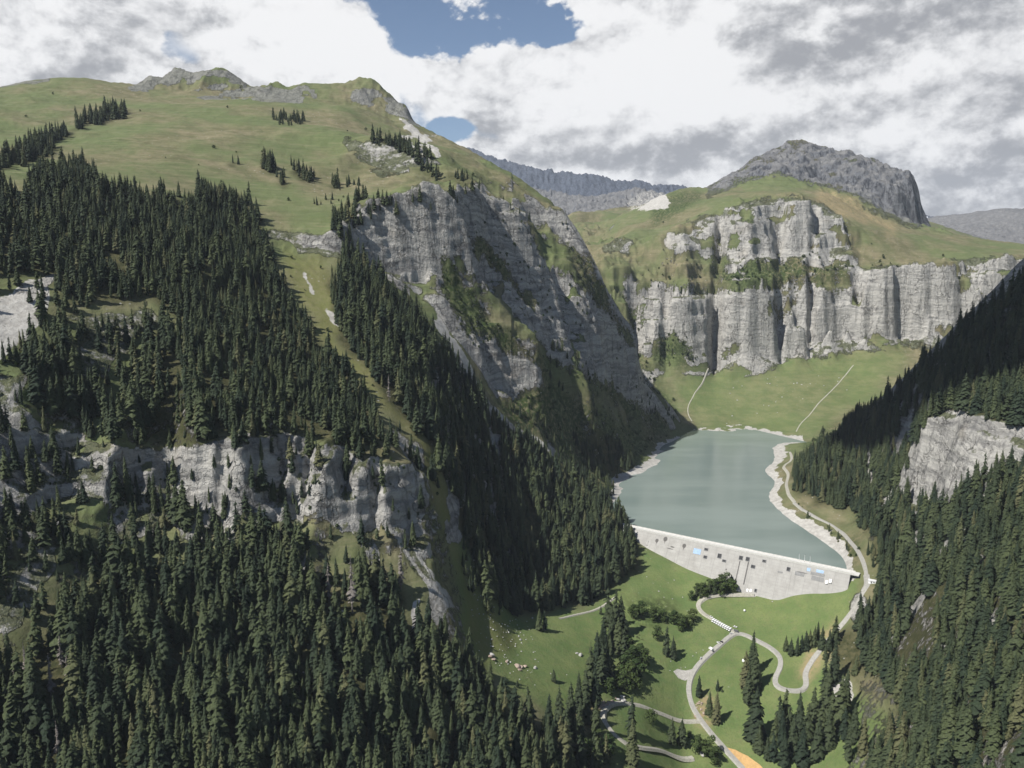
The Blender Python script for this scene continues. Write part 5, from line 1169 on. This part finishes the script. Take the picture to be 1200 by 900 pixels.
a = drop(835, 727.5); b_ = drop(857, 739.5); dv = b_[:2] - a[:2]; ang = math.atan2(dv[1], dv[0]); nn = max(6, int(np.hypot(*dv) / 2.3)); first = None
for k in range(nn):
    q = a[:2] + dv * (k + .5) / nn; q = q + np.array([math.sin(ang), -math.cos(ang)]) * .8 * (1 if math.cos(ang) > 0 else -1); z = float(hgt(q[0], q[1])) + .45
    if first is None: first = van((q[0], q[1], z), ang - R(90), (.82, .82, .81), 'white van parked side by side in the long row by the junction', 'white vans in the row by the junction')
    else: c = copy_tree(first); c.location = (q[0], q[1], z)
    van_last = q
def on(u, v, lift=.32): p = drop(u, v); p[2] += lift; return p
car(on(833.5, 723.8), ang, (.78, .78, .76), 'white car parked alone beyond the left end of the van row')
car(on(861.5, 735.2), ang + .2, (.78, .78, .77), 'white car behind the right end of the van row near the junction')
car(on(857.3, 743), ang + R(60), (.78, .78, .77), 'white car in front of the right end of the van row')
van(on(863, 741), ang + .1, (.10, .105, .11), 'dark grey van at the road junction beside the row of white vans')
ra = math.atan2(*(drop(855, 746) - drop(829, 768))[[1, 0]])
car(on(842, 754), ra + R(80), (.8, .8, .79), 'white car parked beside a black car on the roadside'); car(on(845.5, 753), ra + R(80), (.015, .015, .017), 'black car parked beside a white car on the roadside')
van(on(833, 761.5), ra + R(75), (.82, .82, .81), 'white van parked alone in the middle of the roadside cars'); car(on(835, 763.8), ra + R(75), (.02, .022, .026), 'black car half hidden in front of the white roadside van')
car(on(821.5, 772), ra + R(20), (.62, .63, .64), 'silver car parked lowest on the roadside')
def bale(u, v, r, label):
    p = drop(u, v); bm = bmesh.new(); bmesh.ops.create_cone(bm, cap_ends=True, segments=20, radius1=r, radius2=r, depth=r * 1.7); bmesh.ops.bevel(bm, geom=[q for q in bm.edges if len(q.link_faces) == 2 and q.calc_face_angle(0) > 1], offset=r * .18, segments=2, affect='EDGES')
    bmesh.ops.rotate(bm, verts=bm.verts, matrix=__import__('mathutils').Matrix.Rotation(R(90), 3, 'X')); bmesh.ops.translate(bm, verts=bm.verts, vec=(0, 0, r * .9))
    me = bpy.data.meshes.new('wrapped_bale'); bm.to_mesh(me); bm.free(); me.materials.append(M_WHITE); o = link('wrapped_bale', me, smooth=True); o.location = p; o.rotation_euler = (0, 0, 1.1)
    tag(o, label, 'hay bale')
bale(872.5, 716.5, 1.2, 'white wrapped round bale on the meadow under the dam'); bale(871.5, 776, 1.7, 'white wrapped round bale beside the tall meadow spruces')
M_STONE = simple_mat('boulder_stone', (.36, .35, .33), .95, .3, .5); M_RED = simple_mat('reddish_stone', (.31, .245, .20), .95, .3, .5)
def rock_mesh(seed, mat):
    bm = bmesh.new(); bmesh.ops.create_icosphere(bm, subdivisions=2, radius=1); r = random.Random(seed); pl = [(Vector((r.gauss(0, 1), r.gauss(0, 1), r.gauss(0, .8))).normalized(), r.uniform(.55, .85)) for _ in range(9)]
    for v in bm.verts:
        for n, d in pl:
            s = v.co.dot(n)
            if s > d: v.co -= n * (s - d)
        v.co *= 1 + r.uniform(-.05, .05); v.co.z *= .75
    me = bpy.data.meshes.new('boulder'); bm.to_mesh(me); bm.free(); me.materials.append(mat); return me
RK = [rock_mesh(k, M_STONE) for k in range(5)]; RKR = [rock_mesh(40 + k, M_RED) for k in range(3)]
def boulder(p, s, label, group, red=False):
    o = link('boulder', random.choice(RKR if red else RK)); o.location = (p[0], p[1], p[2] + s * .15); o.scale = (s * random.uniform(.8, 1.3), s * random.uniform(.8, 1.2), s * random.uniform(.6, 1)); o.rotation_euler = (random.uniform(-.3, .3), random.uniform(-.3, .3), random.uniform(0, 6.3)); tag(o, label, 'boulder', group)
for k in range(230):
    f = random.random() ** .8; u = 553 + 62 * f + random.gauss(0, 20) - 12 * (1 - f); v = 650 + 145 * f + random.gauss(0, 9)
    if not inpoly(np.array([u]), np.array([v]), [(540, 640), (556, 645), (580, 712), (650, 730), (690, 760), (660, 800), (620, 805), (560, 765)])[0]: continue
    boulder(drop(u, v), random.uniform(.3, .95), 'pale boulder lying loose on the stony left meadow', 'pale boulders on the left meadow')
for u, v, s, lab in [(576, 768, 3.0, 'pale grey boulder left of the reddish rocks on the left meadow'), (627, 783, 2.2, 'pale grey boulder right of the reddish rocks on the left meadow'), (680, 768, 2.6, 'flat pale rock in the middle of the left meadow'), (676, 766, 1.8, 'smaller rock beside the flat pale rock on the left meadow'), (823, 884, 2.6, 'grey slab leaning beside the bushes left of the road'), (610, 750, 1.6, 'pale stone high on the left meadow')]: boulder(drop(u, v), s, lab, None)
for u, v, s in [(574, 770, 2.4), (578, 773, 2.2), (606, 781, 2.6), (611, 782, 2.6), (615, 781, 2.0), (594, 776, 2.0), (609, 785, 1.8)]: boulder(drop(u, v), s, 'reddish weathered rock on the stony left meadow', 'reddish rocks on the left meadow', True)
for k in range(26):
    f = random.random(); boulder(drop(700 + 30 * f + random.uniform(-2, 2), 828 - 9 * f + random.uniform(-4, 4)), random.uniform(1.2, 2.6), 'reddish rock in the heap where the gravel track begins' if f < .7 else 'pale rock in the heap where the gravel track begins', 'reddish rocks in the track side heap' if f < .7 else 'pale rocks in the track side heap', f < .7)
for k in range(16): boulder(drop(817 + random.uniform(-3, 10), 830 + random.uniform(-10, 14)), random.uniform(.8, 1.6), 'reddish rock on the bank right of the road', 'reddish rocks on the road bank', True)
for k in range(40):
    u, v = random.uniform(850, 1000), random.uniform(440, 500); p = drop(u, v)
    if v < 505 - (u - 850) * .3 and 1600 < p[1] < 1950: boulder(p, random.uniform(1.2, 2.2), 'white boulder on the meadow at the valley head', 'white boulders on the valley head meadow')
for u, v in [(758, 676), (772, 693), (790, 680), (800, 700), (778, 700), (788, 702), (905, 705), (803, 782), (798, 783), (786, 775), (785, 786), (812, 769), (816, 765), (824, 762)]: boulder(drop(u, v), random.uniform(.6, 1.0), 'small pale stone on the short grass near the dam and road', 'small pale stones on the grass')
build_woods()
def build_scrub():
    n = len(BX); me = bpy.data.meshes.new('dwarf_pine_scrub'); me.vertices.add(n)
    me.vertices.foreach_set('co', np.stack([BX, BY, BZ], -1).astype(np.float32).ravel())
    for nm, val in (('tall', rng.uniform(2.2, 5.5, n) * np.clip(BY / 1200, .8, 1.5)), ('turn', rng.uniform(0, 6.28, n)), ('wide', rng.uniform(1.1, 2.0, n))):
        a = me.attributes.new(nm, 'FLOAT', 'POINT'); a.data.foreach_set('value', val.astype(np.float32))
    a = me.attributes.new('kind_no', 'INT', 'POINT'); a.data.foreach_set('value', rng.integers(0, len(BROAD), n).astype(np.int32))
    o = link('dwarf_pine_scrub', me); tag(o, 'low dark green dwarf pine scrub clinging to ledges and gullies', 'scrub', None, 'stuff'); grow(o, BROAD, M_LEAF)
build_scrub()
